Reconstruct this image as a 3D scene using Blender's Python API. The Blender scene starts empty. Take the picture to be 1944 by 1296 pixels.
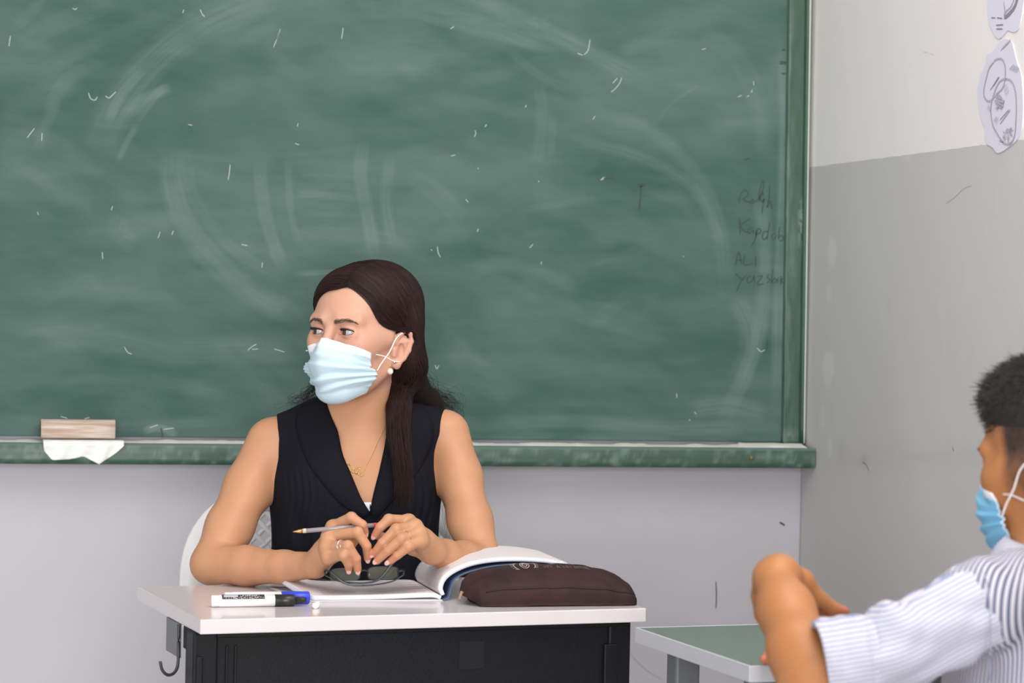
import bpy, bmesh, math, random
import numpy as np
from mathutils import Vector, Matrix
rng = np.random.default_rng(7)
SC = bpy.context.scene
COL = SC.collection

# ---------------------------------------------------------------- camera, light, exposure
YAW, PITCH, ROLL, CAMH, FPX = math.radians(12), math.radians(1.143), math.radians(1.139), 1.27, 5000.0
cy_, sy_ = math.cos(YAW), math.sin(YAW)
def W3(p):                       # level camera-aligned metres -> room metres
    p = np.asarray(p, float)
    return np.stack([p[..., 0]*cy_ + p[..., 1]*sy_, -p[..., 0]*sy_ + p[..., 1]*cy_, p[..., 2]], -1)
def V3(p):                       # and back
    p = np.asarray(p, float)
    return np.stack([p[..., 0]*cy_ - p[..., 1]*sy_, p[..., 0]*sy_ + p[..., 1]*cy_, p[..., 2]], -1)
_rt = np.array([math.cos(ROLL), math.sin(ROLL)*math.sin(PITCH), math.sin(ROLL)*math.cos(PITCH)])
_up = np.array([-math.sin(ROLL), math.cos(ROLL)*math.sin(PITCH), math.cos(ROLL)*math.cos(PITCH)])
_fw = np.array([0, math.cos(PITCH), -math.sin(PITCH)])
cam_d = bpy.data.cameras.new('camera'); cam = bpy.data.objects.new('camera', cam_d); COL.objects.link(cam)
SC.camera = cam
cam_d.sensor_width = 36; cam_d.lens = FPX/1944*36; cam_d.clip_start = 0.05; cam_d.clip_end = 60
m3 = np.stack([W3(_rt), W3(_up), -W3(_fw)], 1)
M = Matrix([list(m3[0])+[0], list(m3[1])+[0], list(m3[2])+[CAMH], [0, 0, 0, 1]])
cam.matrix_world = M
cam_d.dof.use_dof = True; cam_d.dof.focus_distance = 4.5; cam_d.dof.aperture_fstop = 6.3

SC.view_settings.view_transform = 'Standard'; SC.view_settings.look = 'None'
SC.view_settings.gamma = 1; SC.view_settings.use_curve_mapping = False
SC.view_settings.exposure = -0.12
w = bpy.data.worlds.new('daylight'); SC.world = w; w.use_nodes = True
w.node_tree.nodes['Background'].inputs[0].default_value = (0.93, 0.96, 1.0, 1)
w.node_tree.nodes['Background'].inputs[1].default_value = 0.42
def area(name, loc, aim, sx, sy, power, colr):
    l = bpy.data.lights.new(name, 'AREA'); l.shape = 'RECTANGLE'; l.size = sx; l.size_y = sy
    l.energy = power; l.color = colr
    o = bpy.data.objects.new(name, l); COL.objects.link(o); o.location = loc
    o.rotation_euler = (Vector(aim)-Vector(loc)).to_track_quat('-Z', 'Y').to_euler(); return o
area('left_fill_light', (-6.4, 0.6, 1.7), (2.5, 4.8, 1.2), 5.0, 2.6, 150, (0.96, 0.98, 1.0))  # added soft source beyond the open left side, brightens the right wall
area('rear_fill_light', (-0.7, -6.4, 1.7), (1.2, 5.4, 1.0), 5.0, 2.8, 700, (1.0, 0.985, 0.97))  # large added source behind the camera for flat frontal light, no window modelled
area('overhead_fill_light', (1.15, 3.3, 2.95), (1.45, 4.4, 0.0), 1.1, 2.6, 62, (1.0, 0.98, 0.95))  # added overhead fill that lifts the right wall and back corner, no fixture

def at(px, py, Y):               # point seen at pixel (px,py) at level depth Y (camera-aligned metres)
    a, b = (px-972)/FPX, (py-648)/FPX
    d = _fw + _rt*a - _up*b
    q = d*(Y/d[1]); return np.array([q[0], Y, q[2]+CAMH])
def atz(px, py, z):
    a, b = (px-972)/FPX, (py-648)/FPX
    d = _fw + _rt*a - _up*b
    return d*((z-CAMH)/d[2]) + np.array([0, 0, CAMH])
def at_wall(px, py, ny, dist):   # room coords on plane room-axis ny (0 x,1 y) = dist
    a, b = (px-972)/FPX, (py-648)/FPX
    d = W3(_fw + _rt*a - _up*b)
    return d*(dist/d[ny]) + np.array([0, 0, CAMH])
def proj(P):                     # room coords -> reference pixels, vectorised
    q = V3(P) - np.array([0, 0, CAMH])
    z = q@_fw
    return 972+FPX*(q@_rt)/z, 648-FPX*(q@_up)/z

# ---------------------------------------------------------------- helpers: objects
def parent(o, p):
    if p is not None:
        o.parent = p
def tag(o, label=None, cat=None, group=None, kind=None):
    if label: o['label'] = label
    if cat: o['category'] = cat
    if group: o['group'] = group
    if kind: o['kind'] = kind
    return o
def empty(name, loc, rz=0.0, label=None, cat=None, group=None):
    o = bpy.data.objects.new(name, None); COL.objects.link(o); o.location = [float(v) for v in loc]
    o.rotation_euler = (0, 0, rz); o.empty_display_size = 0.1
    return tag(o, label, cat, group)
def obj_me(name, me, material, par=None, smooth=False):
    o = bpy.data.objects.new(name, me); COL.objects.link(o)
    if material is not None and not me.materials: me.materials.append(material)
    if smooth: me.shade_smooth()
    parent(o, par); return o
def np_mesh(name, V, Q, material=None, par=None, smooth=True, T=None):
    V = np.asarray(V, np.float32).reshape(-1, 3); Q = np.asarray(Q, np.int32)
    me = bpy.data.meshes.new(name)
    n = Q.shape[1]
    me.vertices.add(len(V)); me.vertices.foreach_set('co', V.ravel())
    me.loops.add(Q.size); me.loops.foreach_set('vertex_index', Q.ravel())
    me.polygons.add(len(Q)); me.polygons.foreach_set('loop_start', np.arange(0, Q.size, n, dtype=np.int32))
    me.update(calc_edges=True)
    if smooth: me.shade_smooth()
    return obj_me(name, me, material, par)
def attr(o, name, vals):
    a = o.data.attributes.new(name, 'FLOAT', 'POINT'); a.data.foreach_set('value', np.asarray(vals, np.float32))
def bm_obj(name, bm, material, par=None, smooth=False):
    me = bpy.data.meshes.new(name); bm.normal_update(); bm.to_mesh(me); bm.free()
    if smooth: me.shade_smooth()
    return obj_me(name, me, material, par)
def box_bm(lo, hi, bevel=0.0, seg=2, bm=None):
    bm2 = bmesh.new()
    bmesh.ops.create_cube(bm2, size=1.0)
    for v in bm2.verts:
        v.co = Vector([lo[i] + (v.co[i]+0.5)*(hi[i]-lo[i]) for i in range(3)])
    if bevel > 0:
        bmesh.ops.bevel(bm2, geom=list(bm2.edges), offset=bevel, segments=seg, affect='EDGES', profile=0.5)
    if bm is None: return bm2
    tmp = bpy.data.meshes.new('t'); bm2.to_mesh(tmp); bm2.free(); bm.from_mesh(tmp); bpy.data.meshes.remove(tmp); return bm
def box(name, lo, hi, material, par=None, bevel=0.002, seg=2):
    return bm_obj(name, box_bm(lo, hi, bevel, seg), material, par)
def cr(P, n):                    # catmull-rom through control points, P (...,k,3) -> (...,n,3)
    P = np.asarray(P, float); k = P.shape[-2]
    t = np.linspace(0, k-1, n); i = np.minimum(t.astype(int), k-2); f = (t-i)[:, None]
    g = lambda j: P[..., np.clip(j, 0, k-1), :]
    p0 = np.where((i == 0)[:, None], 2*g(i)-g(i+1), g(i-1)); p1, p2 = g(i), g(i+1)
    p3 = np.where((i == k-2)[:, None], 2*g(i+1)-g(i), g(i+2))
    return 0.5*((2*p1)+(-p0+p2)*f+(2*p0-5*p1+4*p2-p3)*f*f+(-p0+3*p1-3*p2+p3)*f**3)
def tubes(P, R, sides=6):        # P (n,m,3), R scalar or (n,m) -> V,Q
    P = np.asarray(P, float); n, m, _ = P.shape
    T = np.gradient(P, axis=1); T /= np.linalg.norm(T, axis=2, keepdims=True)+1e-12
    ref = np.zeros_like(T); ref[..., 2] = 1
    mean = T.mean(1); vert = np.abs(mean[:, 2]) > 0.8*np.linalg.norm(mean, axis=1)
    ref[vert] = (0, 1, 0)
    A = np.cross(T, ref); A /= np.linalg.norm(A, axis=2, keepdims=True)+1e-12; B = np.cross(T, A)
    R = np.broadcast_to(np.asarray(R, float), (n, m))
    ang = np.arange(sides)*2*math.pi/sides
    V = P[:, :, None]+R[:, :, None, None]*(np.cos(ang)[:, None]*A[:, :, None]+np.sin(ang)[:, None]*B[:, :, None])
    i, j, s = np.meshgrid(np.arange(n), np.arange(m-1), np.arange(sides), indexing='ij')
    idx = lambda i, j, s: (i*m+j)*sides+(s % sides)
    Q = np.stack([idx(i, j, s), idx(i, j, s+1), idx(i, j+1, s+1), idx(i, j+1, s)], -1).reshape(-1, 4)
    return V.reshape(-1, 3), Q
def tube(name, pts, r, material, par=None, sides=8, n=None, closed_ends=True):
    P = np.asarray(pts, float)
    if n: P = cr(P, n)
    R = np.broadcast_to(np.asarray(r, float), (len(P),)) if np.ndim(r) == 0 or len(np.atleast_1d(r)) == len(P) else np.interp(np.linspace(0, 1, len(P)), np.linspace(0, 1, len(r)), r)
    if closed_ends:
        P = np.concatenate([P[:1]-(P[1]-P[0])*1e-4, P, P[-1:]+(P[-1]-P[-2])*1e-4]); R = np.concatenate([[R[0]*0.02], R, [R[-1]*0.02]])
        P[0] = P[1]-(P[2]-P[1])*1e-3; P[-1] = P[-2]+(P[-2]-P[-3])*1e-3
    V, Q = tubes(P[None], R[None], sides)
    return np_mesh(name, V, Q, material, par)
def lathe(name, prof, a, b, material, par=None, seg=24):   # profile [(t along a->b in metres, r)]
    a = np.asarray(a, float); b = np.asarray(b, float); d = (b-a)/np.linalg.norm(b-a)
    ref = np.array([0, 0, 1.]) if abs(d[2]) < 0.9 else np.array([0, 1., 0])
    A = np.cross(d, ref); A /= np.linalg.norm(A); B = np.cross(d, A)
    ang = np.arange(seg)*2*math.pi/seg
    V = np.array([a+d*t+r*(math.cos(g)*A+math.sin(g)*B) for t, r in prof for g in ang])
    Q = [(i*seg+s, i*seg+(s+1) % seg, (i+1)*seg+(s+1) % seg, (i+1)*seg+s) for i in range(len(prof)-1) for s in range(seg)]
    o = np_mesh(name, V, Q, material, par, smooth=True)
    return o
def grid_q(nu, nv, off=0, wrap=False):
    i, j = np.meshgrid(np.arange(nu if wrap else nu-1), np.arange(nv-1), indexing='ij')
    a = i*nv+j; b = ((i+1) % nu)*nv+j
    return np.stack([a, b, b+1, a+1], -1).reshape(-1, 4)+off
def slab(name, G, th, material, par=None, N=None, smooth=True):   # grid surface (nu,nv,3) given thickness along normals
    G = np.asarray(G, float); nu, nv, _ = G.shape
    if N is None:
        N = np.cross(np.gradient(G, axis=0), np.gradient(G, axis=1)); N /= np.linalg.norm(N, axis=2, keepdims=True)+1e-12
    V = np.concatenate([G.reshape(-1, 3), (G-N*th).reshape(-1, 3)]); n = nu*nv
    q = grid_q(nu, nv); q2 = q[:, ::-1]+n
    e = []
    for i in range(nu-1):
        a, b = i*nv, (i+1)*nv; e.append((b, a, a+n, b+n)); a += nv-1; b += nv-1; e.append((a, b, b+n, a+n))
    for j in range(nv-1):
        a, b = j, j+1; e.append((a, b, b+n, a+n)); a, b = (nu-1)*nv+j, (nu-1)*nv+j+1; e.append((b, a, a+n, b+n))
    return np_mesh(name, V, np.concatenate([q, q2, np.array(e)]), material, par, smooth)
def ribbons(lines, wd, N, off=0.0):  # flat strokes: list of (m,3) lines, width, plane normal
    V, Q = [], []; N = np.asarray(N, float)
    for L in lines:
        L = np.asarray(L, float); T = np.gradient(L, axis=0); S = np.cross(T, N); S /= np.linalg.norm(S, axis=1, keepdims=True)+1e-12
        wv = np.full(len(L), wd if np.ndim(wd) == 0 else 1.0); wv[0] *= .5; wv[-1] *= .5
        b = len(V); L = L+N*off
        V += list(L-S*wv[:, None]/2); V += list(L+S*wv[:, None]/2); m = len(L)
        Q += [(b+i, b+i+1, b+m+i+1, b+m+i) for i in range(m-1)]
    return np.array(V), np.array(Q)
def blob(name, c, r, material, par=None, R=None, seg=16):
    bm = bmesh.new(); bmesh.ops.create_uvsphere(bm, u_segments=seg, v_segments=seg//2+2, radius=1)
    Rm = Matrix(np.asarray(R).tolist()) if R is not None else Matrix.Identity(3)
    for v in bm.verts: v.co = Rm @ Vector((v.co[0]*r[0], v.co[1]*r[1], v.co[2]*r[2])) + Vector([float(q) for q in c])
    return bm_obj(name, bm, material, par, smooth=True)
def vroot(name, base, label, cat, group=None):   # an Empty whose children are modelled in camera-aligned metres
    o = empty(name, W3(base), -YAW, label, cat, group); return o
def rel(base):                   # makes a converter into that root's local metres
    b = np.asarray(base, float); return lambda P: np.asarray(P, float)-b

# ---------------------------------------------------------------- helpers: materials
def lin(c):
    return tuple((v/255/12.92 if v/255 <= 0.04045 else ((v/255+0.055)/1.055)**2.4) for v in c)
def mat(name, rgb, rough=0.6, metal=0.0, var=0.0, vscale=8.0, bump=0.0, bscale=60.0, sss=0.0, alpha=None, trans=0.0, spec=0.5, coat=0.0, stretch=(1, 1, 1), dark=None):
    m = bpy.data.materials.new(name); m.use_nodes = True; nt = m.node_tree; b = nt.nodes['Principled BSDF']
    c = lin(rgb); b.inputs['Base Color'].default_value = (*c, 1); b.inputs['Roughness'].default_value = rough
    b.inputs['Metallic'].default_value = metal; b.inputs['Specular IOR Level'].default_value = spec
    b.inputs['Coat Weight'].default_value = coat
    if trans: b.inputs['Transmission Weight'].default_value = trans
    if sss:
        b.inputs['Subsurface Weight'].default_value = sss; b.inputs['Subsurface Radius'].default_value = (1, .35, .2); b.inputs['Subsurface Scale'].default_value = 0.006
    tc = nt.nodes.new('ShaderNodeTexCoord'); mp = nt.nodes.new('ShaderNodeMapping'); mp.inputs['Scale'].default_value = stretch
    nt.links.new(tc.outputs['Object'], mp.inputs[0])
    if var or dark:
        n = nt.nodes.new('ShaderNodeTexNoise'); n.inputs['Scale'].default_value = vscale; n.inputs['Detail'].default_value = 5
        nt.links.new(mp.outputs[0], n.inputs['Vector'])
        x = nt.nodes.new('ShaderNodeMix'); x.data_type = 'RGBA'
        d = lin(dark) if dark else tuple(v*(1-var) for v in c)
        x.inputs[6].default_value = (*d, 1); x.inputs[7].default_value = (*(tuple(min(1, v*(1+var*.6)) for v in c) if not dark else c), 1)
        r = nt.nodes.new('ShaderNodeMapRange'); r.inputs[1].default_value = .35; r.inputs[2].default_value = .65
        nt.links.new(n.outputs[0], r.inputs[0]); nt.links.new(r.outputs[0], x.inputs[0]); nt.links.new(x.outputs[2], b.inputs['Base Color'])
    if bump:
        n = nt.nodes.new('ShaderNodeTexNoise'); n.inputs['Scale'].default_value = bscale; n.inputs['Detail'].default_value = 4
        nt.links.new(mp.outputs[0], n.inputs['Vector']); bp = nt.nodes.new('ShaderNodeBump'); bp.inputs['Strength'].default_value = 1; bp.inputs['Distance'].default_value = bump
        nt.links.new(n.outputs[0], bp.inputs['Height']); nt.links.new(bp.outputs[0], b.inputs['Normal'])
    return m
def mix_attr(m, att, rgb, fac=1.0):   # blend towards rgb where a vertex attribute (dirt, paint, flush) is high
    nt = m.node_tree; b = nt.nodes['Principled BSDF']
    a = nt.nodes.new('ShaderNodeAttribute'); a.attribute_name = att
    x = nt.nodes.new('ShaderNodeMix'); x.data_type = 'RGBA'; x.inputs[7].default_value = (*lin(rgb), 1)
    s = b.inputs['Base Color']
    if s.is_linked: nt.links.new(s.links[0].from_socket, x.inputs[6])
    else: x.inputs[6].default_value = s.default_value
    mu = nt.nodes.new('ShaderNodeMath'); mu.operation = 'MULTIPLY'; mu.use_clamp = True; mu.inputs[1].default_value = fac
    nt.links.new(a.outputs['Fac'], mu.inputs[0]); nt.links.new(mu.outputs[0], x.inputs[0]); nt.links.new(x.outputs[2], s)
    return m

# ---------------------------------------------------------------- helpers: sculpting with distance fields
I3 = np.eye(3)
class Field:
    def __init__(s): s.p = []
    def cone(s, a, b, ra, rb, k=0.01, op=1): s.p.append(('c', np.array(a, float), np.array(b, float), ra, rb, k, op)); return s
    def ball(s, a, r, k=0.01, op=1): return s.cone(a, np.array(a)+[0, 0, 1e-5], r, r, k, op)
    def ell(s, c, r, R=I3, k=0.01, op=1): s.p.append(('e', np.array(c, float), np.array(r, float), np.array(R, float), None, k, op)); return s
    def chain(s, pts, rs, k=0.01, op=1):
        for i in range(len(pts)-1): s.cone(pts[i], pts[i+1], rs[i], rs[i+1], k if i else k, op)
        return s
    @staticmethod
    def dist(p, X, Y, Z):
        if p[0] == 'c':
            a, b, ra, rb = p[1:5]; d = b-a; L = max(d@d, 1e-12)
            t = np.clip(((X-a[0])*d[0]+(Y-a[1])*d[1]+(Z-a[2])*d[2])/L, 0, 1)
            return np.sqrt((X-a[0]-t*d[0])**2+(Y-a[1]-t*d[1])**2+(Z-a[2]-t*d[2])**2)-(ra+(rb-ra)*t)
        c, r, R = p[1:4]; x, y, z = X-c[0], Y-c[1], Z-c[2]
        u = [(R[0, i]*x+R[1, i]*y+R[2, i]*z) for i in range(3)]
        k0 = np.sqrt(sum((u[i]/r[i])**2 for i in range(3))); k1 = np.sqrt(sum((u[i]/r[i]**2)**2 for i in range(3)))
        return k0*(k0-1)/(k1+1e-9)
    @staticmethod
    def bbox(p):
        if p[0] == 'c':
            a, b, ra, rb = p[1:5]; r = max(ra, rb); return np.minimum(a, b)-r, np.maximum(a, b)+r
        e = np.sqrt(((p[3]*p[2])**2).sum(1)); return p[1]-e, p[1]+e
    @staticmethod
    def comb(F, d, k, op):
        if op < 0: d = -d; h = np.maximum(k-np.abs(F-d), 0)/k; return np.maximum(F, d)+h*h*k/4
        h = np.maximum(k-np.abs(F-d), 0)/k; return np.minimum(F, d)-h*h*k/4
    def pts(s, P):
        P = np.asarray(P, float); F = np.full(P.shape[:-1], 0.06)
        for p in s.p: F = s.comb(F, s.dist(p, P[..., 0], P[..., 1], P[..., 2]), p[5], p[6])
        return F
    def grid(s, xs, ys, zs):
        F = np.full((len(xs), len(ys), len(zs)), 0.06, np.float32)
        xs, ys, zs = (np.asarray(v, np.float32) for v in (xs, ys, zs))
        for p in s.p:
            lo, hi = s.bbox(p); pad = p[5]+0.008; sl = []
            for ax, v in enumerate((xs, ys, zs)):
                i, j = np.searchsorted(v, [lo[ax]-pad, hi[ax]+pad]); sl.append(slice(i, j))
            if any(q.stop <= q.start for q in sl): continue
            X, Y, Z = xs[sl[0]][:, None, None], ys[sl[1]][None, :, None], zs[sl[2]][None, None, :]
            F[tuple(sl)] = s.comb(F[tuple(sl)], s.dist(p, X, Y, Z), p[5], p[6])
        return F
def nets(F, xs, ys, zs):          # naive surface nets on a rectilinear grid
    S = F < 0
    c = np.zeros(tuple(n-1 for n in F.shape), np.uint8)
    offs = [(i, j, k) for i in (0, 1) for j in (0, 1) for k in (0, 1)]
    n = c.shape
    for i, j, k in offs: c += S[i:i+n[0], j:j+n[1], k:k+n[2]]
    flat = np.flatnonzero((c > 0) & (c < 8)); del c
    I, J, K = np.unravel_index(flat, n)
    val = np.stack([F[I+i, J+j, K+k] for i, j, k in offs], 1).astype(np.float64)
    off = np.array(offs, float); acc = np.zeros((len(flat), 3)); cnt = np.zeros(len(flat))
    for a in range(8):
        for b in range(a+1, 8):
            if np.abs(off[a]-off[b]).sum() != 1: continue
            m = (val[:, a] < 0) != (val[:, b] < 0); t = val[m, a]/(val[m, a]-val[m, b])
            acc[m] += off[a]+(off[b]-off[a])*t[:, None]; cnt[m] += 1
    P = acc/cnt[:, None]+np.stack([I, J, K], 1)
    V = np.stack([np.interp(P[:, a], np.arange(len(v)), v) for a, v in enumerate((xs, ys, zs))], 1)
    st = (n[1]*n[2], n[2], 1); Qs = []
    for ax in range(3):
        b, d = [(1, 2), (2, 0), (0, 1)][ax]
        s0 = [slice(0, None)]*3; s1 = [slice(0, None)]*3; s0[ax] = slice(0, -1); s1[ax] = slice(1, None)
        A, B = S[tuple(s0)], S[tuple(s1)]
        e = np.argwhere(A != B)
        ok = (e[:, b] > 0) & (e[:, d] > 0) & (e[:, b] < n[b]) & (e[:, d] < n[d]); e = e[ok]
        fl = e@np.array(st); up = A[tuple(e.T)]
        q = np.stack([fl-st[b]-st[d], fl-st[d], fl, fl-st[b]], 1)
        q[~up] = q[~up][:, ::-1]; Qs.append(q)
    Q = np.concatenate(Qs); Q = np.searchsorted(flat, Q)
    return V, Q
def axis_pts(segs):               # [(start, end, step), ...]
    out = []
    for a, b, s in segs:
        k = max(2, int(round((b-a)/s))); out.append(np.linspace(a, b, k, endpoint=False))
    return np.concatenate(out+[[segs[-1][1]]])
def vnoise(x, y, seed=0):          # smooth value noise
    r = np.random.default_rng(seed).random((256, 256)); xi, yi = np.floor(x).astype(int), np.floor(y).astype(int)
    fx, fy = x-xi, y-yi; fx = fx*fx*(3-2*fx); fy = fy*fy*(3-2*fy); g = lambda a, b: r[a % 256, b % 256]
    return (g(xi, yi)*(1-fx)+g(xi+1, yi)*fx)*(1-fy)+(g(xi, yi+1)*(1-fx)+g(xi+1, yi+1)*fx)*fy
def fbm(x, y, seed=0, o=4):
    return sum(vnoise(x*2**i, y*2**i, seed+i)*0.5**i for i in range(o))/sum(0.5**i for i in range(o))
def Rz(a): return np.array([[math.cos(a), -math.sin(a), 0], [math.sin(a), math.cos(a), 0], [0, 0, 1]])
def Rx(a): return np.array([[1, 0, 0], [0, math.cos(a), -math.sin(a)], [0, math.sin(a), math.cos(a)]])
def Ry(a): return np.array([[math.cos(a), 0, math.sin(a)], [0, 1, 0], [-math.sin(a), 0, math.cos(a)]])
# ================================================================ the room
DW = 5.40                                            # back wall, room y
XR = float(at_wall(1517, 1060, 1, DW)[0])            # right wall, room x
paint_z = float(at_wall(1533, 318, 1, DW)[2])
m_back = mat('grey_blue_wall_paint', (186, 184, 192), 0.55, var=.03, vscale=3, bump=.0006, bscale=25)
m_floor = mat('terrazzo_floor', (184, 180, 172), 0.4, var=.15, vscale=60)
m_ceil = mat('ceiling_paint', (228, 226, 222), 0.8, bump=.0005)
m_right = mat('grey_wall_paint', (172, 170, 169), 0.5, bump=.0009, bscale=18)
nt = m_right.node_tree
g = nt.nodes.new('ShaderNodeNewGeometry'); sp = nt.nodes.new('ShaderNodeSeparateXYZ'); nt.links.new(g.outputs['Position'], sp.inputs[0])
nz = nt.nodes.new('ShaderNodeTexNoise'); nz.inputs['Scale'].default_value = 40; nt.links.new(g.outputs['Position'], nz.inputs['Vector'])
ad = nt.nodes.new('ShaderNodeMath'); ad.operation = 'MULTIPLY_ADD'; ad.inputs[1].default_value = .003; nt.links.new(nz.outputs[0], ad.inputs[0]); nt.links.new(sp.outputs[2], ad.inputs[2])
gt = nt.nodes.new('ShaderNodeMath'); gt.operation = 'GREATER_THAN'; gt.inputs[1].default_value = paint_z+.0015; nt.links.new(ad.outputs[0], gt.inputs[0])
mx = nt.nodes.new('ShaderNodeMix'); mx.data_type = 'RGBA'; mx.inputs[6].default_value = (*lin((203, 200, 200)), 1); mx.inputs[7].default_value = (*lin((243, 237, 236)), 1)
nt.links.new(gt.outputs[0], mx.inputs[0]); nt.links.new(mx.outputs[2], nt.nodes['Principled BSDF'].inputs['Base Color'])
mix_attr(m_right, 'worn', (224, 223, 222), 1.0); mix_attr(m_right, 'smudge', (162, 160, 162), 1.0)

XL, YB, ZC = -3.6, -3.0, 3.1
box('wall_back', (XL, DW, 0), (XR+.15, DW+.15, ZC), m_back, bevel=0)['kind'] = 'structure'
box('floor', (XL, YB, -.1), (XR+.15, DW+.15, 0), m_floor, bevel=0)['kind'] = 'structure'
box('ceiling', (XL, YB, ZC), (XR+.15, DW+.15, ZC+.1), m_ceil, bevel=0)['kind'] = 'structure'
# right wall: dense sheet near the corner so worn patches can be painted, closed box behind
ny, nz_ = 160, 260
yy = np.linspace(DW, YB, 2); ys_ = np.concatenate([np.linspace(DW, 3.6, ny), [2.0, YB]]); zs_ = np.concatenate([[0, .3], np.linspace(.45, 2.0, nz_), [ZC]])
G = np.array([[(XR, y, z) for z in zs_] for y in ys_])
o = slab('wall_right', G, -.15, m_right, smooth=False, N=np.broadcast_to(np.array([1., 0, 0]), G.shape)*1.0); o['kind'] = 'structure'
o.data.update()
Vw = np.array([v.co[:] for v in o.data.vertices]); px, py = proj(Vw)
def bumpf(px, py, cx, cy, sx, sy): return np.exp(-((px-cx)/sx)**2-((py-cy)/sy)**2)
nn = fbm(px/14, py/26, 3)
worn = np.zeros(len(px))
for cx, cy, sx, sy, a in [(1580, 480, 9, 34, .55), (1574, 560, 7, 20, .5), (1572, 705, 12, 38, .6), (1562, 790, 5, 30, .5), (1575, 850, 4, 22, .5), (1600, 150, 12, 60, .1), (1723, 300, 8, 6, .4)]:
    worn += a*np.clip((bumpf(px, py, cx, cy, sx, sy)-.30+(nn-.5)*.5)*3, 0, 1)
smud = .35*bumpf(px, py, 1600, 848, 14, 26)*nn+.22*np.exp(-((py-868)/26)**2)*np.clip((px-1570)/60, 0, 1)*(fbm(px/60, py/10, 9))+.3*bumpf(px, py, 1640, 875, 6, 10)
attr(o, 'worn', np.clip(worn*.75, 0, 1)); attr(o, 'smudge', np.clip(smud, 0, 1))
wall_r = o
def strokes_px(lines, ax, dist, wd, off, name, material, par, npts=8):
    N = np.array([0, -1., 0]) if ax == 1 else np.array([-1., 0, 0]); L = []
    for l in lines:
        P = np.array([at_wall(x, y, ax, dist) for x, y in l])
        L.append(cr(P, max(npts, 4*len(l))) if len(l) > 1 else P)
    V, Q = ribbons(L, wd, N, off)
    return np_mesh(name, V-np.array(par.location), Q, material, par, smooth=False)
m_mark = mat('dark_scuff', (70, 70, 74), .8); m_scr = mat('pale_scratch', (186, 184, 182), .7); m_chip = mat('bare_plaster_chip', (176, 158, 148), .9)
wall_b = bpy.data.objects['wall_back']
strokes_px([[(1359, 1103), (1360, 1130), (1359, 1155)]], 1, DW, .0022, .0006, 'pencil_mark', m_mark, wall_b)
strokes_px([[(1480, 991), (1485, 994), (1490, 997)]], 1, DW, .004, .0006, 'scuff_mark', m_mark, wall_b)
strokes_px([[(1195, 1240), (1225, 1270), (1255, 1288)]], 1, DW, .0012, .0006, 'scratch', mat('faint_grey_scratch', (165, 165, 172), .8), wall_b)
strokes_px([[(1797, 386), (1815, 372), (1830, 358), (1846, 352)]], 0, XR, .0014, .0006, 'scratch', m_scr, wall_r)
strokes_px([[(1638, 877), (1645, 882), (1650, 893)], [(1808, 848), (1811, 856)]], 0, XR, .0016, .0006, 'scuff_mark', mat('grey_scuff', (128, 124, 126), .8), wall_r)
strokes_px([[(1754, 99), (1762, 100)], [(1767, 102), (1773, 104)]], 0, XR, .0012, .0006, 'pink_mark', mat('faint_pink_mark', (226, 196, 194), .8), wall_r)
strokes_px([[(1530, 834), (1531, 848), (1538, 851)]], 0, XR, .006, .0006, 'plaster_chip', m_chip, wall_r)

# ================================================================ chalkboard
m_board = mat('green_chalkboard', (46, 80, 72), 0.7, spec=.2)
m_frame = mat('green_painted_frame', (32, 68, 52), 0.42, var=.12, vscale=14, bump=.0004, bscale=60)
mix_attr(m_frame, 'chalk', (150, 172, 165), .75)
m_chalk = mat('chalk_dust', (226, 226, 220), .95, bump=.0005, bscale=400)
BY = DW-.022
cb = empty('chalkboard', (0, DW, .94), 0, 'large green chalkboard with smeared chalk and a green painted frame on the back wall', 'chalkboard')
rc = lambda P: np.asarray(P, float)-np.array([0, DW, .94])
bl = at_wall(-420, 835, 1, BY); tr = at_wall(1497, -430, 1, BY)
brt = at_wall(1486, 846, 1, BY)
x0, z0, z1 = bl[0], .955, 2.16
xr_top, xr_bot = at_wall(1500, 0, 1, BY)[0], at_wall(1486, 846, 1, BY)[0]
xre = (xr_top+xr_bot)/2
nx_, nzb = 620, 400
gx = np.concatenate([np.linspace(x0, at_wall(-40, 400, 1, BY)[0], 30), np.linspace(at_wall(-36, 400, 1, BY)[0], xre, nx_)])
gz = np.concatenate([np.linspace(z0, at_wall(700, -30, 1, BY)[2], nzb), np.linspace(at_wall(700, -36, 1, BY)[2], z1, 25)])
GX, GZ = np.meshgrid(gx, gz, indexing='ij'); G = np.stack([GX, np.full_like(GX, BY), GZ], -1)
o = slab('writing_surface', rc(G), .012, m_board, cb, N=np.broadcast_to(np.array([0, -1., 0]), G.shape), smooth=False)
px, py = proj(G.reshape(-1, 3))
def seg_d(px, py, pts):
    best = np.full(px.shape, 1e9); tt = np.zeros(px.shape); pts = np.asarray(pts, float); L = np.r_[0, np.cumsum(np.linalg.norm(np.diff(pts, axis=0), axis=1))]
    for i in range(len(pts)-1):
        a, b = pts[i], pts[i+1]; d = b-a; t = np.clip(((px-a[0])*d[0]+(py-a[1])*d[1])/(d@d), 0, 1)
        q = (px-a[0]-t*d[0])*d[1]-(py-a[1]-t*d[1])*d[0]
        r = np.hypot(px-a[0]-t*d[0], py-a[1]-t*d[1]); m = r < best
        best = np.where(m, r*np.sign(q), best) if False else np.where(m, r, best); tt = np.where(m, (L[i]+t*(L[i+1]-L[i])), tt)
    return best, tt, L[-1]
wob = (fbm(px/90, py/90, 40)-.5)*26; wx, wy = px+wob, py+(fbm(px/80, py/80, 50)-.5)*26
ch = .34+.55*(fbm(wx/240, wy/110, 1)-.5)+.26*(fbm(wx/170+wy/300, wy/34, 5, 3)-.5)+.24*(fbm(wx/60-wy/60, wy/34, 8, 3)-.5)
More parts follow.
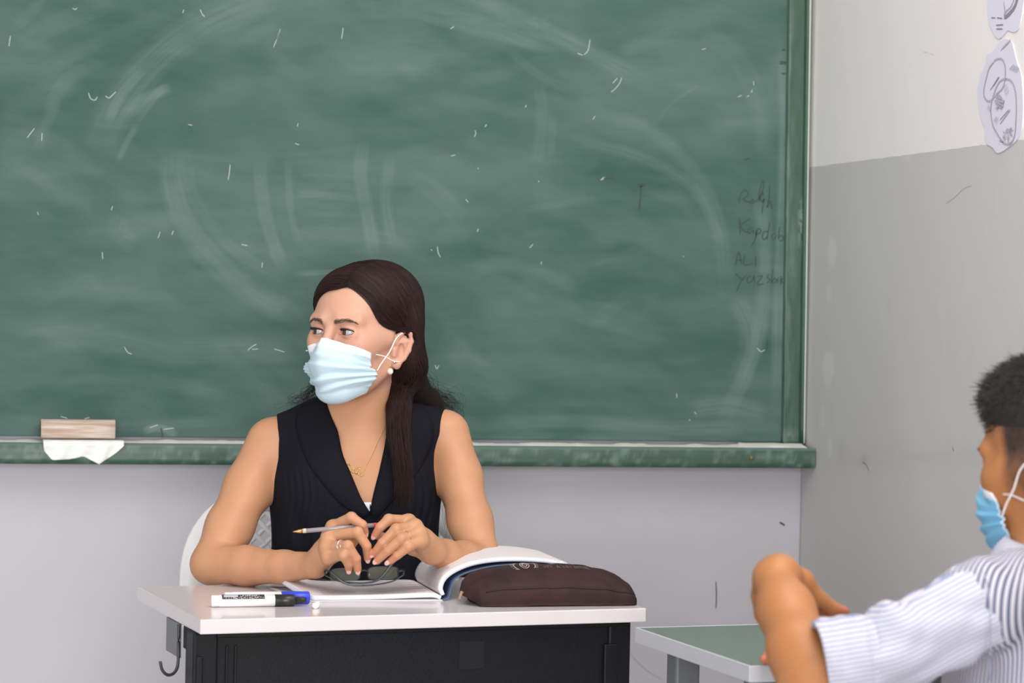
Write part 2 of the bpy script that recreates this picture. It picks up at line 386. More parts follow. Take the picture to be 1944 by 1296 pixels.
ch += .05*(fbm(wx/230+wy/120, wy/6, 15, 2)-.5)
sw = [  # eraser sweeps: points, half width, strength
 ([(180, 300), (215, 215), (262, 148), (330, 82), (430, 25), (560, -20)], 34, .20), ([(235, 228), (268, 190), (326, 168)], 11, .26), ([(202, 238), (230, 180), (275, 130)], 9, .30), ([(255, 232), (300, 175), (328, 166)], 10, .22), ([(222, 310), (245, 262), (262, 236)], 7, .18),
 ([(395, 95), (470, 75), (540, 30)], 16, .10), ([(860, -20), (980, 30), (1080, 80), (1140, 110), (1230, 160)], 18, .20), ([(640, 20), (800, 18), (900, 40), (1000, 75), (1070, 100)], 20, .14),
 ([(325, 275), (330, 360), (362, 440), (420, 510), (500, 570), (600, 612)], 24, .24), ([(350, 280), (372, 380), (440, 470), (540, 530)], 13, .12),
 ([(492, 300), (500, 390), (522, 470), (540, 515)], 14, .24), ([(546, 298), (552, 400), (570, 470)], 8, .14), ([(692, 262), (684, 330), (696, 400), (712, 490)], 14, .26), ([(742, 290), (732, 380), (748, 470)], 12, .16), ([(480, 296), (600, 290), (690, 276)], 6, .08),
 ([(560, 368), (640, 372), (690, 380)], 8, .16), ([(556, 520), (640, 516), (720, 520)], 5, .26), ([(560, 440), (700, 446), (800, 470)], 14, .10), ([(770, 330), (820, 360), (880, 420)], 20, .12),
 ([(1020, 150), (1030, 220), (1018, 320)], 13, .13), ([(1050, 215), (1046, 300)], 8, .1), ([(1120, 215), (1230, 245), (1320, 330), (1365, 430), (1380, 560)], 16, .16), ([(1060, 262), (1190, 290), (1310, 350), (1370, 460)], 12, .14),
 ([(1330, 160), (1270, 200), (1250, 235)], 4, .10), ([(1440, 340), (1452, 470), (1446, 600), (1420, 700), (1370, 800)], 16, .26), ([(1395, 560), (1425, 640), (1400, 730)], 22, .18), ([(1488, 60), (1490, 300), (1480, 560), (1474, 800)], 13, .30),
 ([(1290, 60), (1200, 90), (1180, 110)], 16, .12), ([(880, 520), (960, 500), (1060, 530), (1100, 560)], 16, .16), ([(900, 590), (1020, 580), (1150, 600), (1300, 650)], 26, .12), ([(1300, 780), (1380, 770), (1460, 790)], 22, .2),
 ([(860, 806), (1100, 800), (1300, 812), (1480, 806)], 14, .2), ([(0, 795), (200, 806), (460, 800)], 12, .12), ([(0, 660), (160, 640), (330, 668), (560, 660)], 30, .12), ([(60, 760), (240, 720), (440, 745)], 20, .10), ([(0, 215), (60, 190), (150, 150)], 26, .10),
 ([(30, 90), (120, 40), (240, -10)], 20, .12), ([(90, 220), (120, 160), (180, 120)], 14, .12), ([(0, 260), (100, 270), (200, 340)], 18, .10), ([(220, 440), (300, 420), (340, 430)], 26, .12), ([(1000, 360), (860, 440), (820, 470)], 26, .08), ([(980, 400), (1180, 372), (1300, 380)], 8, .08),
 ([(860, 160), (940, 145), (990, 140)], 16, .12), ([(60, 150), (130, 110), (230, 60), (330, 20)], 16, .10), ([(20, 60), (60, 20), (90, -20)], 12, .12), ([(110, 190), (85, 240), (70, 290)], 12, .12), ([(0, 320), (60, 330), (140, 380)], 16, .08), ([(230, 400), (225, 440), (260, 470)], 22, .10), ([(560, 330), (680, 336)], 6, .10), ([(560, 405), (690, 410)], 6, .09), ([(760, 20), (900, 60), (1060, 98)], 8, .14), ([(740, 130), (860, 110), (950, 112)], 14, .08), ([(740, 200), (860, 190), (960, 205)], 14, .08), ([(1100, 180), (1020, 140), (960, 90)], 10, .10), ([(1330, 60), (1400, 110), (1440, 200), (1450, 300)], 20, .10), ([(700, 560), (820, 600), (900, 680)], 20, .08), ([(1120, 620), (1200, 560), (1300, 540)], 14, .08), ([(270, 820), (300, 812), (340, 826)], 8, .35), ([(440, 640), (540, 690), (590, 770)], 26, .10), ([(860, 640), (900, 700), (980, 760)], 30, .10), ([(1000, 700), (1150, 690), (1280, 700)], 24, .08)]
for pts, hw, st in sw:
    P2 = cr(np.array([(a, b, 0) for a, b in pts], float), 14)[:, :2]
    d, t, L = seg_d(px, py, P2)
    m = d < hw*1.8
    prof = np.clip(1.25-(d[m]/hw)**2*1.0, 0, 1)
    ends = np.clip(t[m]/L*6, 0, 1)*np.clip((1-t[m]/L)*6, 0, 1)
    streak = .45+.9*vnoise(d[m]/2.6+7, t[m]/120, int(hw*7))*vnoise(d[m]/7, t[m]/60, int(hw*3))**.5
    ch[m] += st*1.3*prof*ends*streak
ch += .35*np.clip((py-808)/30, 0, 1)*(fbm(px/50, py/8, 60)-.42)
ch += .22*bumpf(px, py, 1032, 40, 26, 16)*fbm(px/6, py/6, 21)+.22*bumpf(px, py, 1478, 120, 16, 40)*fbm(px/30, py/4, 22)
nfull = len(o.data.vertices); v = np.zeros(nfull); v[:len(ch)] = np.clip(ch, 0, 1); attr(o, 'chalk', v)
mix_attr(m_board, 'chalk', (130, 147, 143), .62)
# fine eraser grain, only relief-free tint
nt = m_board.node_tree; b = nt.nodes['Principled BSDF']; src = b.inputs['Base Color'].links[0].from_socket
tc = nt.nodes.new('ShaderNodeTexCoord'); mp = nt.nodes.new('ShaderNodeMapping'); mp.inputs['Scale'].default_value = (30, 1, 260); nt.links.new(tc.outputs['Object'], mp.inputs[0])
n1 = nt.nodes.new('ShaderNodeTexNoise'); n1.inputs['Scale'].default_value = 1; n1.inputs['Detail'].default_value = 6; n1.inputs['Distortion'].default_value = .6; nt.links.new(mp.outputs[0], n1.inputs['Vector'])
mr = nt.nodes.new('ShaderNodeMapRange'); mr.inputs[1].default_value = .3; mr.inputs[2].default_value = .7; mr.inputs[3].default_value = .975; mr.inputs[4].default_value = 1.025; nt.links.new(n1.outputs[0], mr.inputs[0])
hs = nt.nodes.new('ShaderNodeHueSaturation'); nt.links.new(src, hs.inputs['Color']); nt.links.new(mr.outputs[0], hs.inputs['Value']); nt.links.new(hs.outputs[0], b.inputs['Base Color'])

# frame: right stile (follows the slightly leaning board edge), top rail, bottom rail
def frame_bar(name, p_lo, p_hi, yf, depth, nl, nw):    # p_lo/p_hi: [(x0,x1) at bottom, (x0,x1) at top], zs
    G = []
    for i in range(nl):
        t = i/(nl-1)
        G.append([(p_lo[0]+(p_hi[0]-p_lo[0])*t + (p_lo[1]-p_lo[0]+(p_hi[1]-p_hi[0]-p_lo[1]+p_lo[0])*t)*j/(nw-1), yf, p_lo[2]+(p_hi[2]-p_lo[2])*t) for j in range(nw)])
    G = np.array(G); G = G[:, ::-1]
    o = slab(name, rc(G), depth, m_frame, cb, N=np.broadcast_to(np.array([0, -1., 0]), G.shape), smooth=False)
    return o, G
def pos_x(pxt, pyt, pxb, pyb, z, yy):
    a, b_ = at_wall(pxt, pyt, 1, yy), at_wall(pxb, pyb, 1, yy); return a[0]+(b_[0]-a[0])*(z-a[2])/(b_[2]-a[2])
YF = DW-.030
zb_, zt_ = .953, 2.2
fb = (pos_x(1499, 0, 1487, 846, zb_, YF), pos_x(1530, 0, 1518, 848, zb_, YF), zb_); ft = (pos_x(1499, 0, 1487, 846, zt_, YF), pos_x(1530, 0, 1518, 848, zt_, YF), zt_)
o, G = frame_bar('frame_stile', fb, ft, YF, .028, 300, 12)
px, py = proj(G.reshape(-1, 3)); c1 = .25*fbm(px/6, py/40, 70)+.9*np.clip((1.2-np.abs(px-1524)/9), 0, 1)*np.clip(1-(np.abs(py-430)/60)**2, 0, 1)*(fbm(px/3, py/14, 71) > .47)*1.0
c1 += .9*bumpf(px, py, 1500, 825, 12, 12)*(fbm(px/5, py/5, 72))+.45*bumpf(px, py, 1505, 480, 10, 60)*fbm(px/8, py/30, 73)+.35*np.clip((px-1490)/20, 0, 1)*0
c1 = c1*.7+.25*np.clip((1508-px)/8, 0, 1)*np.clip((fbm(px/5, py/60, 74)-.45)*3, 0, 1)
v = np.zeros(len(o.data.vertices)); v[:len(c1)] = np.clip(c1, 0, 1); attr(o, 'chalk', v)
# outer moulding bead
fb2 = (fb[1], min(XR-.0005, pos_x(1538, 0, 1526, 848, zb_, YF)), zb_); ft2 = (ft[1], min(XR-.0005, pos_x(1538, 0, 1526, 848, zt_, YF)), zt_)
frame_bar('frame_bead', fb2, ft2, YF-.006, .034, 40, 3)
fb3 = (fb[0]-.003, fb[0]+.001, zb_); ft3 = (ft[0]-.003, ft[0]+.001, zt_)
o, G = frame_bar('frame_joint', fb3, ft3, BY-.0012, .006, 60, 3); o.data.materials[0] = mat('dark_green_joint', (40, 62, 54), .6)
box('frame_top_rail', rc((x0-.05, YF, z1-.01)), rc((fb[1], DW-.001, z1+.05)), m_frame, cb, .003)
box('frame_left_stile', rc((x0-.05, YF, zb_)), rc((x0, DW-.001, z1-.01)), m_frame, cb, .003)
o, G = frame_bar('caulk_line', (fb2[1]-.0030, fb2[1]+.0004, zb_), (ft2[1]-.0030, ft2[1]+.0004, zt_), YF-.0066, .034, 40, 3); o.data.materials[0] = mat('pale_caulk', (186, 196, 186), .8)
# ledge under the board: front face y 841..888 in the photo
LY = DW-.10
zt = (at_wall(700, 846, 1, LY)[2]+at_wall(1500, 851, 1, LY)[2]+at_wall(60, 841, 1, LY)[2])/3
zl = (at_wall(60, 881, 1, LY)[2]+at_wall(1500, 888, 1, LY)[2])/2
xg = np.linspace(x0-.05, XR-.002, 500); prof = [(DW-.001, zl), (LY+.004, zl), (LY, zl+.004), (LY, zl+.012), (LY, zl+.022), (LY, zt-.006), (LY+.003, zt-.001), (LY+.010, zt), (LY+.03, zt), (LY+.06, zt), (DW-.02, zt), (DW-.001, zt), (DW-.001, zl)]
G = np.array([[(x, y, z) for y, z in prof] for x in xg])
o = np_mesh('chalk_ledge', rc(G), grid_q(*G.shape[:2]), m_frame, cb, smooth=False)
bm = bmesh.new(); bm.from_mesh(o.data); bmesh.ops.holes_fill(bm, edges=[e for e in bm.edges if e.is_boundary]); bmesh.ops.recalc_face_normals(bm, faces=bm.faces); bm.to_mesh(o.data); bm.free()
P = G.reshape(-1, 3); px, py = proj(P)
topm = P[:, 2] > zt-.0015
c1 = np.where(topm, .55+.5*fbm(P[:, 0]*30, P[:, 1]*300, 81)*(P[:, 1] > LY+.02), .10)+.5*np.clip((fbm(P[:, 0]*60, P[:, 2]*200, 80)-.52)*3, 0, 1)*(~topm)
v = np.zeros(len(o.data.vertices)); v[:len(c1)] = np.clip(c1, 0, 1); attr(o, 'chalk', v)
# chalk dust heaped along the back of the ledge
n = 420; xd = np.linspace(x0, XR-.012, n); hh = .0022+.007*np.clip(fbm(xd*26, xd*0, 90)-.32, 0, 1)+.004*(xd > xr_bot-.10)
G = np.array([[(x, DW-.080+.012*vnoise(np.array([x*40.]), np.array([1.]), 5)[0], zt-.001), (x, DW-.066, zt+h*.35), (x, DW-.050, zt+h*.55), (x, BY-.012, zt+h), (x, BY+.001, zt+h*1.15), (x, BY+.001, zt-.001)] for x, h in zip(xd, hh)])
np_mesh('chalk_dust', rc(G), grid_q(*G.shape[:2]), m_chalk, cb)['kind'] = 'stuff'
sc_ = at_wall(1427, 869, 1, LY)
blob('screw', rc(sc_), (.005, .003, .005), mat('rusty_screw', (120, 105, 78), .5, .5), cb)
# chalk ticks and lost strokes
ticks = [[(532, 55), (527, 70), (519, 90)], [(530, 60), (525, 75)], [(651, 53), (650, 64), (648, 74)], [(168, 176), (172, 187), (180, 190), (185, 184)], [(200, 182), (207, 186), (214, 180), (220, 174)], [(349, 18), (347, 25)], [(380, 18), (384, 27), (389, 32)], [(138, 16), (143, 18), (146, 15)],
 [(20, 68), (18, 80), (17, 88)], [(80, 252), (79, 268)], [(66, 243), (51, 262)], [(357, 236), (365, 238)], [(566, 234), (564, 240)], [(560, 272), (568, 275)], [(437, 312), (435, 330), (433, 342)], [(71, 402), (73, 408)], [(214, 391), (211, 399)], [(194, 478), (195, 492)], [(304, 440), (300, 452)], [(329, 438), (326, 446)], [(458, 464), (470, 466)], [(498, 498), (497, 508)],
 [(855, 55), (862, 50)], [(1180, 147), (1176, 158), (1168, 168), (1160, 175)], [(1172, 148), (1163, 158)], [(999, 199), (997, 204)], [(1130, 220), (1125, 227)], [(902, 247), (903, 254), (900, 260)], [(924, 236), (920, 241)], [(856, 296), (864, 294)], [(1147, 336), (1140, 342)], [(1150, 337), (1143, 341)], [(907, 318), (908, 321)], [(1022, 343), (1023, 346)], [(884, 378), (889, 384)], [(908, 434), (906, 440)], [(830, 467), (832, 480), (836, 488)], [(818, 473), (820, 476)], [(1012, 463), (1005, 471)], [(1028, 496), (1027, 502)], [(1297, 486), (1298, 488)],
 [(236, 658), (242, 668), (250, 672)], [(470, 665), (478, 658), (487, 653)], [(478, 663), (490, 662)], [(1437, 660), (1444, 667), (1452, 664)], [(826, 692), (829, 700), (833, 693)], [(728, 690), (731, 697)], [(1284, 746), (1285, 755)], [(1430, 154), (1431, 162)], [(1428, 170), (1426, 176)], [(1400, 184), (1408, 181)], [(1422, 181), (1418, 184)], [(1108, 104), (1116, 96), (1120, 74)], [(1096, 101), (1106, 105)], [(1340, 92), (1332, 94)],
 [(115, 790), (128, 794)], [(160, 795), (170, 792)], [(284, 812), (300, 806)], [(310, 815), (330, 812)], [(1318, 782), (1322, 786)], [(1308, 796), (1310, 798)], [(640, 830), (650, 829)], [(520, 662), (540, 668)]]
strokes_px(ticks, 1, BY, .0013, .0009, 'chalk_marks', mat('chalk_line', (190, 198, 192), .95), cb)['kind'] = 'stuff'
wr = [  # rolph / Kapdob / ALI / Yazsbik
 [(1403, 386), (1404, 376), (1408, 366), (1414, 361), (1420, 366), (1418, 373), (1411, 377), (1417, 382), (1424, 384)], [(1424, 384), (1429, 378), (1431, 383), (1427, 386), (1424, 383)],
 [(1434, 384), (1443, 372), (1449, 356), (1450, 344), (1446, 346), (1442, 362), (1441, 378), (1444, 381)], [(1450, 372), (1448, 366), (1443, 376), (1448, 384), (1450, 377), (1448, 392), (1446, 406)], [(1461, 352), (1460, 372), (1456, 394), (1462, 381), (1464, 392), (1468, 397)],
 [(1404, 412), (1405, 446)], [(1424, 414), (1407, 428), (1412, 438), (1420, 441)], [(1428, 432), (1420, 436), (1422, 443), (1429, 437), (1431, 443)],
 [(1436, 436), (1434, 452), (1426, 468)], [(1434, 448), (1438, 436), (1442, 434), (1444, 440), (1436, 446)], [(1461, 421), (1458, 440), (1456, 455)], [(1459, 440), (1450, 440), (1447, 449), (1450, 455), (1457, 448)], [(1472, 444), (1466, 445), (1465, 452), (1470, 454), (1474, 446)], [(1480, 428), (1478, 446), (1477, 456)], [(1478, 450), (1484, 447), (1487, 454), (1480, 458)],
 [(1396, 504), (1402, 478), (1408, 503)], [(1398, 494), (1407, 493)], [(1414, 482), (1412, 502), (1428, 501)], [(1435, 486), (1434, 507)],
 [(1396, 519), (1404, 527), (1408, 530)], [(1418, 521), (1407, 533), (1398, 554)], [(1427, 523), (1419, 527), (1420, 537), (1428, 532), (1431, 524), (1433, 537)], [(1437, 525), (1447, 524), (1437, 539), (1450, 539)], [(1461, 520), (1456, 525), (1461, 531), (1456, 537)], [(1468, 509), (1464, 536), (1470, 528), (1474, 533), (1467, 538)], [(1477, 526), (1476, 538)], [(1482, 524), (1482, 540)], [(1490, 525), (1483, 532), (1490, 541)]]
m_ink = mat('faded_marker_ink', (44, 60, 58), .6)
strokes_px(wr, 1, BY, .0020, .0010, 'marker_writing', m_ink, cb)
dk = [[(1145, 339), (1166, 337)], [(1209, 350), (1227, 349)], [(1217, 352), (1216, 372), (1213, 400)], [(1211, 354), (1225, 353)], [(1412, 304), (1424, 300)], [(1457, 645), (1456, 664)], [(1484, 95), (1491, 95)], [(1480, 117), (1493, 118)], [(1479, 121), (1493, 121)], [(1483, 140), (1492, 140)], [(305, 812), (308, 822), (308, 830)]]
strokes_px(dk, 1, BY, .0030, .0010, 'dark_marks', m_ink, cb)['kind'] = 'stuff'

# board eraser and tissue
m_wood = mat('chalky_wood', (208, 194, 182), .8, dark=(172, 146, 130), vscale=6, stretch=(2, 20, 30), bump=.0006, bscale=12)
m_felt = mat('worn_felt', (150, 140, 132), .95, bump=.002, bscale=150)
EY = DW-.055
ea, eb_ = at_wall(77, 815, 1, EY), at_wall(218, 815, 1, EY); ez0 = zt+.0085; ez1 = at_wall(150, 796, 1, EY)[2]
er = empty('board_eraser', ((ea[0]+eb_[0])/2, EY, ez0), 0, 'worn wooden board eraser lying on the left end of the chalk ledge', 'eraser')
hl = (eb_[0]-ea[0])/2; H_ = ez1-ez0
prof = [(-.022, .0), (-.024, .006), (-.024, H_*.6), (-.019, H_*.92), (-.010, H_), (.010, H_), (.02, H_*.9), (.022, H_*.5), (.022, 0)]
G = np.array([[(x*hl, y, z) for y, z in prof] for x in (-1, -.985, -.5, 0, .5, .985, 1)]); G[0, :, 1] *= .9; G[-1, :, 1] *= .9
V = G.reshape(-1, 3); Q = grid_q(7, 9)
o = np_mesh('wooden_back', V, Q, m_wood, er, smooth=False)
bm = bmesh.new(); bm.from_mesh(o.data); bmesh.ops.holes_fill(bm, edges=[e for e in bm.edges if e.is_boundary]); bmesh.ops.recalc_face_normals(bm, faces=bm.faces); bm.to_mesh(o.data); bm.free()
box('felt_pad', (-hl*.98, .0222, .001), (hl*.98, .030, H_*.85), m_felt, er, .002)
m_paper = mat('white_tissue', (232, 233, 230), .9, bump=.0006, bscale=90)
tp = [(82, 833), (100, 833), (130, 834), (160, 834), (190, 834), (218, 834), (235, 840)]
bt = [(84, 856), (99, 873), (130, 872), (158, 866), (188, 881), (208, 868), (234, 848)]
nu = 40; G = []
tpp = cr(np.array([(a, b, 0) for a, b in tp], float), nu); btp = np.stack([np.interp(np.linspace(0, 6, nu), range(7), [q[i] for q in bt]) for i in (0, 1)], 1)
for i in range(nu):
    row = []
    a = at_wall(tpp[i, 0], 833, 1, LY-.002)
    for t in (0, .5, 1.0): row.append((a[0], LY+.03-.032*t, zt+.0062+(0 if t < 1 else -.001)))
    for t in np.linspace(.06, 1, 12):
        x = tpp[i, 0]+(btp[i, 0]-tpp[i, 0])*t; y = 842+(btp[i, 1]-842)*t
        q = at_wall(x, y, 1, LY-.004); fold = .0022*math.sin(x*.16+t*3)+.002*vnoise(np.array([x/9.]), np.array([t*4]), 4)[0]
        row.append((q[0], LY-.005-fold, min(q[2], zt+.005)))
    G.append(row)
tb = np.array([np.mean([g_[0][0] for g_ in G]), LY, zt])
G = np.array(G)-tb
o = slab('tissue', G[::-1], .0012, m_paper, None); o.location = tb.tolist()
tag(o, 'crumpled white tissue hanging over the chalk ledge below the eraser', 'tissue')
blobc = at_wall(128, 792, 1, DW-.045)

# paper cut-outs on the right wall
m_cut = mat('bluish_white_paper', (222, 219, 234), .7); m_line = mat('grey_print', (178, 175, 188), .7); m_line2 = mat('pale_grey_print', (182, 178, 194), .7); m_lined = mat('dark_print', (140, 136, 150), .7)
def cutout(outline, label, draw, name='paper_cutout'):
    P = np.array([at_wall(x, y, 0, XR) for x, y in outline]); c = P.mean(0); P = cr(np.concatenate([P, P[:1]]), 80)[:-1]
    r = empty(name, c, 0, label, 'paper')
    n = len(P); F_ = P-c+np.array([-.0018, 0, 0]); B_ = P-c+np.array([-.0004, 0, 0])
    bm = bmesh.new(); f = [bm.verts.new(q) for q in F_]; b2 = [bm.verts.new(q) for q in B_]; bm.faces.new(f); bm.faces.new(b2[::-1])
    for i in range(n): bm.faces.new((f[i], b2[i], b2[(i+1) % n], f[(i+1) % n]))
    bmesh.ops.recalc_face_normals(bm, faces=bm.faces)
    bm_obj('sheet', bm, m_cut, r)
    for nm, mt, wd, lines in draw:
        L = []
        for l in lines:
            q = np.array([at_wall(x, y, 0, XR) for x, y in l])-c; L.append(cr(q, max(8, 5*len(l))))
        L = [l_+np.array([-.00008*i_, 0, 0]) for i_, l_ in enumerate(L)]
        V, Q = ribbons(L, wd, (-1., 0, 0), .0024 if nm != 'drawing' else .0027); np_mesh(nm, V, Q, mt, r, smooth=False)['kind'] = 'stuff'
def hatch(cx, cy, n, dx, dy, lx, ly): return [[(cx+i*dx, cy+i*dy), (cx+i*dx+lx, cy+i*dy+ly)] for i in range(n)]
loopA = [(1889, 116), (1896, 112), (1905, 113), (1910, 124), (1911, 140), (1909, 158), (1904, 170), (1897, 176), (1890, 184), (1882, 192), (1875, 190), (1870, 180), (1871, 165), (1875, 148), (1880, 130), (1889, 118)]
loopB = [(1912, 150), (1920, 152), (1927, 162), (1931, 180), (1932, 205), (1931, 232), (1929, 255), (1923, 270), (1914, 274), (1905, 268), (1896, 254), (1888, 240), (1884, 220), (1884, 200), (1890, 176), (1898, 158), (1906, 151), (1913, 150)]
blot = [[(1890+random.Random(i).uniform(0, 16), 176+random.Random(i+50).uniform(0, 32)), (1894+random.Random(i+9).uniform(0, 16), 178+random.Random(i+70).uniform(0, 32))] for i in range(16)]
scr = []
rr = random.Random(3)
for i in range(26):
    x = 1902+rr.uniform(0, 24); y = 240+rr.uniform(0, 30)
    if x < 1914 and y < 248: x += 12
    scr.append([(x, y), (x+rr.uniform(-4, 4), y+rr.uniform(2, 6)), (x+rr.uniform(-3, 5), y+rr.uniform(3, 7))])
out1 = [(1899, 80), (1910, 74), (1921, 78), (1926, 92), (1933, 120), (1940, 140), (1943, 170), (1944, 200), (1943, 230), (1940, 250), (1930, 268), (1915, 280), (1904, 288), (1894, 290), (1886, 280), (1876, 274), (1871, 262), (1872, 244), (1866, 230), (1860, 205), (1858, 170), (1864, 142), (1872, 124), (1876, 104), (1888, 96)]
cutout(out1, 'wavy-edged paper cutout printed with two overlapping oval loops on the right wall', [
  ('print', m_line2, .0016, hatch(1902, 96, 8, 1.6, -1.4, 9, -12)+hatch(1919, 132, 5, 3, 1.5, 8, -10)+hatch(1877, 206, 3, 2, 3, 4, -6)+hatch(1908, 168, 3, 2, 6, 7, -9)+hatch(1890, 230, 3, 2, 2, 5, -9)),
  ('drawing', m_line, .0036, [loopA, loopB]), ('drawing', m_lined, .0016, [[(1882, 172), (1899, 145)], [(1888, 164), (1900, 146)], [(1901, 236), (1921, 208)], [(1901, 228), (1918, 208)]]),
  ('drawing', m_line, .0040, blot), ('drawing', m_line, .0014, scr)])
out2 = [(1880, -30), (1900, -50), (1935, -50), (1948, -20), (1944, 10), (1941, 30), (1935, 55), (1925, 61), (1915, 58), (1908, 66), (1900, 73), (1893, 71), (1885, 58), (1879, 40), (1877, 10)]
cutout(out2, 'paper cutout with thick dark curved line, above the one with oval loops', [
  ('drawing', m_lined, .0075, [[(1937, -12), (1929, 12), (1919, 26), (1909, 34)]]), ('drawing', m_line, .003, [[(1932, -12), (1922, 12), (1912, 22), (1908, 30)], [(1909, 34), (1910, 20), (1908, 4)]]),
  ('print', m_lined, .0022, [[(1884, 34), (1892, 34)], [(1895, 34), (1905, 35)], [(1893, 48), (1907, 47)], [(1894, 55), (1906, 55)]])])
# ================================================================ desks
TZ = 0.75
m_lam = mat('white_laminate', (216, 209, 212), .22, spec=.5, coat=.2)
m_blk = mat('black_powder_coat', (16, 18, 23), .5, spec=.25, var=.12, vscale=40, bump=.0004, bscale=200)
m_blk2 = mat('dark_grey_steel', (58, 60, 66), .4)
m_gry = mat('grey_steel', (105, 108, 114), .45)
A = atz(380.5, 1176, TZ); B = atz(1227, 1154, TZ); C_ = atz(282, 1113, TZ)
ux = (B-A)/np.linalg.norm(B-A); wd = np.linalg.norm(B-A); dp = np.linalg.norm(C_-A)
uy = np.array([-ux[1], ux[0], 0])
angd = math.atan2(ux[1], ux[0])-YAW
desk = empty('desk', W3([A[0], A[1], 0]), angd, 'white-topped school desk with a black metal front, teacher seated behind it', 'desk')
def dl(P):                       # camera-aligned metres -> desk local
    d = np.asarray(P, float)-A; return np.stack([d@ux, d@uy, np.asarray(P, float)[..., 2]], -1)
bm = box_bm((0, 0, TZ-.023), (wd, dp, TZ), .0015, 2); bm_obj('tabletop', bm, m_lam, desk)
box('front_panel', (.035, .030, .46), (wd-.055, .036, TZ-.0235), m_blk, desk, .001)
box('panel_rim', (.033, .022, TZ-.032), (wd-.05, .030, TZ-.0235), m_blk, desk, .001)
box('tape_patch', (.435, .0285, .655), (.478, .0301, .700), mat('black_tape', (26, 28, 33), .4, spec=.3), desk, 0)
box('bottom_tray', (.035, .036, .46), (wd-.055, .12, .466), m_blk, desk, .001)
for s in (0, 1):
    xa = -.004 if s == 0 else wd-.055
    bm = box_bm((xa, .026, .06), (xa+.040, .075, TZ-.0235), .004)
    box_bm((xa+.004 if s == 0 else xa-.010, .018, .06), (xa+.014, .026, TZ-.06), .002, bm=bm)
    bm_obj('leg', bm, m_blk, desk)
    box('foot', (xa, .0, 0), (xa+.040, dp, .035), m_blk, desk, .006)
    box('side_rail', (xa+.006, .07, TZ-.060), (xa+.034, .12, TZ-.0235), m_blk, desk, .002)
    box('upright', (xa+.006, .076, .035), (xa+.038, .105, TZ-.0235), m_blk, desk, .004)
box('corner_bracket', (wd-.050, .05, TZ-.046), (wd-.012, .11, TZ-.0235), m_blk2, desk, .002)
for k, x in enumerate((.048, .062)): box('panel_rib', (x, .0255, .46), (x+.004, .030, TZ-.045), m_blk, desk, .001)
# bag hook on the left side
hk = box('hook_plate', (-.001, .135, .672), (.003, .225, TZ-.0235), m_gry, desk, .001)
tube('bag_hook', [(-.003, .130, TZ-.0235), (-.003, .130, .69), (-.004, .128, .662), (-.011, .124, .650), (-.022, .120, .648), (-.031, .118, .656), (-.035, .117, .670)], .0026, m_blk2, desk, n=32)

# ---- student's desk
NB = atz(1425, 1264, TZ); NF = atz(1208, 1191, TZ)
vy = (NF-NB); d2 = np.linalg.norm(vy); vy /= d2; vx = np.array([vy[1], -vy[0], 0])
ang2 = math.atan2(vx[1], vx[0])-YAW
m_top2 = mat('green_grey_desk_laminate', (128, 140, 134), .12, spec=.6)
m_edge = mat('silver_edge_band', (196, 197, 203), .35)
sd = empty('student_desk', W3([NB[0], NB[1], 0]), ang2, 'grey-green student desk with pale edge band at the lower right', 'desk')
box('tabletop', (.002, .002, TZ-.021), (.70, d2-.002, TZ), m_top2, sd, .001)
for nm, lo, hi in (('edge_band', (0, -.002, TZ-.023), (.70, .0018, TZ+.0004)), ('edge_band', (-.002, 0, TZ-.023), (.0018, d2, TZ+.0004)), ('edge_band', (0, d2-.0018, TZ-.023), (.70, d2+.002, TZ+.0004)), ('edge_band', (.699, 0, TZ-.023), (.7035, d2, TZ+.0004))):
    box(nm, lo, hi, m_edge, sd, .0008)
for x in (.03, .63):
    box('leg', (x, .05, .03), (x+.04, .09, TZ-.0235), m_gry, sd, .004)
    box('leg', (x, d2-.09, .03), (x+.04, d2-.05, TZ-.0235), m_gry, sd, .004)
    box('foot', (x, .0, 0), (x+.04, d2, .03), m_gry, sd, .004)
box('crossbar', (.07, .06, TZ-.07), (.63, .085, TZ-.0235), m_gry, sd, .002)

